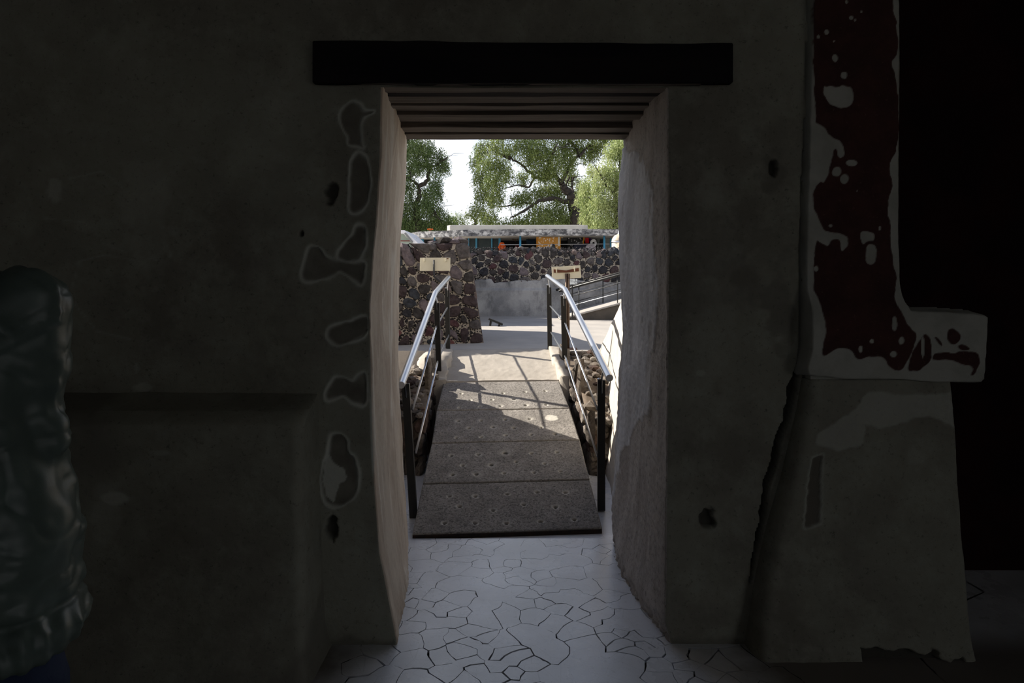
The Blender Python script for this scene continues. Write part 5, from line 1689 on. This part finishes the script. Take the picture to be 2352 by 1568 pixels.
# ================================================================== PERSON at the left edge, seen from behind
hm_v = simple('black_hair', (.008, .007, .007), (.012, .010, .009), 40, .6)
def capsule(mb, a, b, ra, rb, n=14, flat=1.0):
    a, b = Vector(a), Vector(b)
    d = (b - a).normalized()
    pts, rs = [], []
    for t in (-1.0, -.85, -.5, 0): pts.append(a + d * ra * t); rs.append(max(.001, ra * math.sqrt(max(0, 1 - t*t))))
    for t in (0, .5, .85, 1.0): pts.append(b + d * rb * t); rs.append(max(.001, rb * math.sqrt(max(0, 1 - t*t))))
    mb.tube(pts, rs, n)
def ellipsoid(mb, c, r, n=16, m=10):
    vs, fs = [], []
    for i in range(m + 1):
        w = math.pi * i / m
        for k in range(n):
            u = 2 * math.pi * k / n
            vs.append((c[0] + r[0]*math.sin(w)*math.cos(u), c[1] + r[1]*math.sin(w)*math.sin(u), c[2] + r[2]*math.cos(w)))
    for i in range(m):
        for k in range(n): fs.append((i*n+k, i*n+(k+1) % n, (i+1)*n+(k+1) % n, (i+1)*n+k))
    mb.add(vs, fs)
def remeshed(mb, voxel, name, mat, parent, disp=None, smooth_it=6):
    o = mb.build(name + '_tmp', mat)
    md = o.modifiers.new('r', 'REMESH'); md.mode = 'VOXEL'; md.voxel_size = voxel
    ms = o.modifiers.new('s', 'SMOOTH'); ms.iterations = smooth_it; ms.factor = .5
    dg = bpy.context.evaluated_depsgraph_get()
    me = bpy.data.meshes.new_from_object(o.evaluated_get(dg))
    bpy.data.objects.remove(o)
    me.name = name
    nv = len(me.vertices)
    co = np.zeros(nv * 3, np.float32); me.vertices.foreach_get('co', co); co = co.reshape(-1, 3).astype(float)
    if disp is not None:
        nr = np.zeros(nv * 3, np.float32); me.vertices.foreach_get('normal', nr); nr = nr.reshape(-1, 3)
        co = co + nr * disp(co, nr)[:, None]
        me.vertices.foreach_set('co', co.reshape(-1).astype(np.float32))
    me.polygons.foreach_set('use_smooth', np.ones(len(me.polygons), bool))
    me.update()
    q = bpy.data.objects.new(name, me); COL.objects.link(q); q.parent = parent
    return q
vm = MB()
ellipsoid(vm, (vx, vy, zt0 - .115), (.078, .095, .115)); ellipsoid(vm, (vx, vy - .095, zt0 - .125), (.013, .02, .022))
capsule(vm, (vx, vy, zt0 - .27), (vx, vy, zt0 - .16), .055, .05); capsule(vm, (vx - .13, vy, zt0 - .34), (vx + .13, vy, zt0 - .34), .065, .065)
capsule(vm, (vx, vy, zt0 - .75), (vx, vy, zt0 - .45), .14, .15)
for s_ in (-1, 1):
    capsule(vm, (vx + s_*.19, vy, zt0 - .36), (vx + s_*.22, vy, zt0 - .66), .05, .04); capsule(vm, (vx + s_*.22, vy, zt0 - .66), (vx + s_*.20, vy - .08, zt0 - .90), .04, .028)
    ellipsoid(vm, (vx + s_*.195, vy - .1, zt0 - .97), (.022, .035, .06), 8, 6)
    capsule(vm, (vx + s_*.09, vy, zt0 - .85), (vx + s_*.10, vy, ZP + .48), .085, .06); capsule(vm, (vx + s_*.10, vy, ZP + .48), (vx + s_*.10, vy, ZP + .09), .058, .04)
    capsule(vm, (vx + s_*.10, vy, ZP + .06), (vx + s_*.10, vy - .14, ZP + .045), .045, .04)
remeshed(vm, .016, 'body', simple('black_clothes', (.014, .013, .014), None, 9, .8), v2, None, 2)
vm = MB(); ellipsoid(vm, (vx, vy + .01, zt0 - .095), (.088, .105, .105))
remeshed(vm, .014, 'hair', hm_v, v2, None, 1)
pe = thing('person', 'person in a dark green jacket and blue jeans at the left edge, seen from behind', 'person')
px0, py0 = -1.265, 1.50
skin = simple('skin', (.36, .22, .16), (.33, .20, .14), 8, .55, 80, .05)
mb = MB()
ellipsoid(mb, (px0, py0 + .01, 1.645), (.076, .096, .115)); ellipsoid(mb, (px0, py0 + .03, 1.585), (.058, .07, .06))
ellipsoid(mb, (px0, py0 + .11, 1.635), (.014, .022, .025)); ellipsoid(mb, (px0, py0 + .10, 1.592), (.024, .012, .009))
for s_ in (-1, 1):
    ellipsoid(mb, (px0 + s_*.079, py0, 1.64), (.012, .022, .034)); ellipsoid(mb, (px0 + s_*.031, py0 + .097, 1.66), (.016, .012, .010))
capsule(mb, (px0, py0 - .01, 1.46), (px0, py0, 1.58), .058, .055)
capsule(mb, (px0, py0, 1.0), (px0, py0, 1.32), .13, .145); capsule(mb, (px0 - .14, py0, 1.355), (px0 + .14, py0, 1.355), .058, .058)
for s_ in (-1, 1):
    sh, el = Vector((px0 + s_*.19, py0, 1.365)), Vector((px0 + s_*.205, py0 + .03, 1.10))
    wr = Vector((px0 + (.015 if s_ > 0 else -.17), py0 + .21, 1.12 + s_*.04))
    capsule(mb, sh, el, .05, .04); capsule(mb, el, wr, .039, .028)
    pd = (wr - el).normalized(); side_ = Vector((0, 0, 1)); inw = Vector((-s_, .3, 0)).normalized()
    palm = wr + pd * .05
    capsule(mb, wr + pd*.02 + side_*.018, palm + pd*.035 + side_*.02, .02, .017); capsule(mb, wr + pd*.02 - side_*.018, palm + pd*.03 - side_*.022, .02, .017)
    for k, L in enumerate((.070, .078, .072, .055)):
        b_ = palm + pd*.04 + side_*(.033 - .022*k)
        m1 = b_ + pd*L*.5; m2 = m1 + (pd*.5 + inw*.8).normalized()*L*.38; m3 = m2 + (inw - pd*.1).normalized()*L*.3
        capsule(mb, b_, m1, .0095, .009, 8); capsule(mb, m1, m2, .009, .0085, 8); capsule(mb, m2, m3, .0085, .0075, 8)
    t1 = wr + pd*.03 + side_*.03; t2 = t1 + (pd*.5 + side_*.6 + inw*.5).normalized()*.04; t3 = t2 + (pd*.8 + inw*.5).normalized()*.03
    capsule(mb, t1, t2, .012, .0105, 8); capsule(mb, t2, t3, .0105, .009, 8)
    hip, kn, an = Vector((px0 + s_*.11, py0, .92)), Vector((px0 + s_*.165, py0 + .02, .50)), Vector((px0 + s_*.185, py0 - .01, .09))
    capsule(mb, hip, kn, .085, .058); capsule(mb, kn, an, .055, .038); capsule(mb, an, an + Vector((0, .13, -.04)), .04, .035)
remeshed(mb, .0085, 'body', skin, pe, None, 3)
mb = MB(); ellipsoid(mb, (px0, py0 - .012, 1.672), (.086, .1, .105)); ellipsoid(mb, (px0, py0 - .05, 1.60), (.074, .055, .07))
hm = simple('dark_hair', (.012, .009, .007), (.02, .015, .012), 40, .6, 120, .5, stretch=(1, 1, .1))
hair = remeshed(mb, .010, 'hair', hm, pe, lambda c, n: fbm(c * np.array([1, 1, .15]), 120, 2) * .002 - np.where(c[:, 1] > py0 + .06, .03, 0) * (c[:, 2] < 1.72), 2)
# jeans
jm = simple('denim', (.020, .032, .075), (.035, .05, .10), 14, .85, 160, .3)
mb = MB()
for s_ in (-1, 1):
    capsule(mb, (px0 + s_*.115, py0, .90), (px0 + s_*.17, py0 + .02, .50), .115, .092, 18); capsule(mb, (px0 + s_*.17, py0 + .02, .50), (px0 + s_*.19, py0 - .01, .11), .090, .084, 18)
capsule(mb, (px0 - .08, py0, .93), (px0 + .08, py0, .93), .125, .125)
remeshed(mb, .012, 'jeans', jm, pe, lambda c, n: fbm(c * np.array([1, 1, 2.2]), 9, 3) * .007, 3)
for s_ in (-1, 1):
    mb = MB(); capsule(mb, (px0 + s_*.185, py0 - .03, .055), (px0 + s_*.20, py0 + .17, .042), .05, .042); mb.box((px0 + s_*.19 - .05, py0 - .09, .0), (px0 + s_*.19 + .05, py0 + .215, .028))
    remeshed(mb, .009, 'shoe', simple('shoe_%d' % s_, (.02, .018, .016), None, 20, .7), pe, lambda c, n: np.minimum(0, c[:, 2] * 0), 2)
# jacket
gm_ = simple('green_nylon', (.095, .125, .11), (.08, .105, .092), 12, .4, 220, .08, 0, .35, dist=.004)
mb = MB()
prof = [(.655, .300, .215), (.69, .305, .22), (.735, .288, .208), (.80, .292, .21), (.95, .275, .195), (1.08, .255, .18), (1.2, .245, .168), (1.32, .232, .155), (1.40, .205, .13), (1.455, .13, .10), (1.50, .085, .085), (1.555, .08, .082)]
vs, fs = [], []
nn = 40
for z, rx, ry in prof:
    for k in range(nn):
        w = 2*math.pi*k/nn
        cx, cy = math.cos(w), math.sin(w)
        vs.append((px0 + rx*math.copysign(abs(cx)**.8, cx), py0 + ry*math.copysign(abs(cy)**.8, cy), z))
for i in range(len(prof) - 1):
    for k in range(nn): fs.append((i*nn+k, i*nn+(k+1) % nn, (i+1)*nn+(k+1) % nn, (i+1)*nn+k))
fs += [tuple(reversed(range(nn))), tuple(range((len(prof)-1)*nn, len(prof)*nn))]
mb.add(vs, fs)
for s_ in (-1, 1):
    sh, el, wr = Vector((px0 + s_*.195, py0, 1.375)), Vector((px0 + s_*.210, py0 + .02, 1.09)), Vector((px0 + (.045 if s_ > 0 else -.18), py0 + .185, 1.12 + s_*.04))
    capsule(mb, sh, el, .083, .072, 18); capsule(mb, el, wr, .072, .055, 18)
def jk(c, n):
    X, Y, Z = c[:, 0], c[:, 1], c[:, 2]
    d = fbm(c * np.array([1.0, 1.0, 1.0]) + np.array([0, 0, 1]), 4.2, 3) * .014
    # drag folds: ridges running down and inwards from the shoulder, bunching at the elbow
    ph = (Z * 1.0 + (X - px0) * .55) * 42 + fbm(c, 5, 3) * 3.2
    d += np.sin(ph) * .006 * smooth(1.0, 1.25, Z) * smooth(px0 - .02, px0 + .15, X)
    ph2 = (Z * .55 - (X - px0) * 1.0) * 34 + fbm(c + 5, 4, 3) * 3.5
    d += np.sin(ph2) * .006 * (1 - smooth(.95, 1.12, Z))
    d += np.abs(fbm(c * np.array([1, 1, .6]) + 9, 9, 3)) * -.006
    d += -.007 * (1 - np.clip(np.abs(fbm(c * np.array([.6, .6, 1.5]) + 3, 7, 3)) * 2.2, 0, 1)) ** 3
    d += -.005 * (1 - np.clip(np.abs(fbm(c @ np.array([[.8, 0, .6], [0, 1, 0], [-.6, 0, .8]]) * np.array([.4, .6, 1.6]) + 13, 9, 2)) * 2.2, 0, 1)) ** 4
    # back yoke flap: everything above the slanting seam stands proud
    back = smooth(-.1, .3, -n[:, 1])
    q = Z - (1.17 + (X - px0) * .48 + .6 * np.maximum(0, X - px0) ** 2)
    d += back * (.012 * smooth(-.006, .006, q) - .005 * np.exp(-((q - .035) / .004) ** 2) - .004 * np.exp(-((q - .012) / .003) ** 2))
    # gathered hem band
    d += np.where(Z < .735, np.sin((X + Y * .7) * 150 + fbm(c, 9, 2) * 2) * .003, 0) - .006 * np.exp(-((Z - .738) / .006) ** 2)
    return d
remeshed(mb, .0075, 'jacket', gm_, pe, jk, 4)
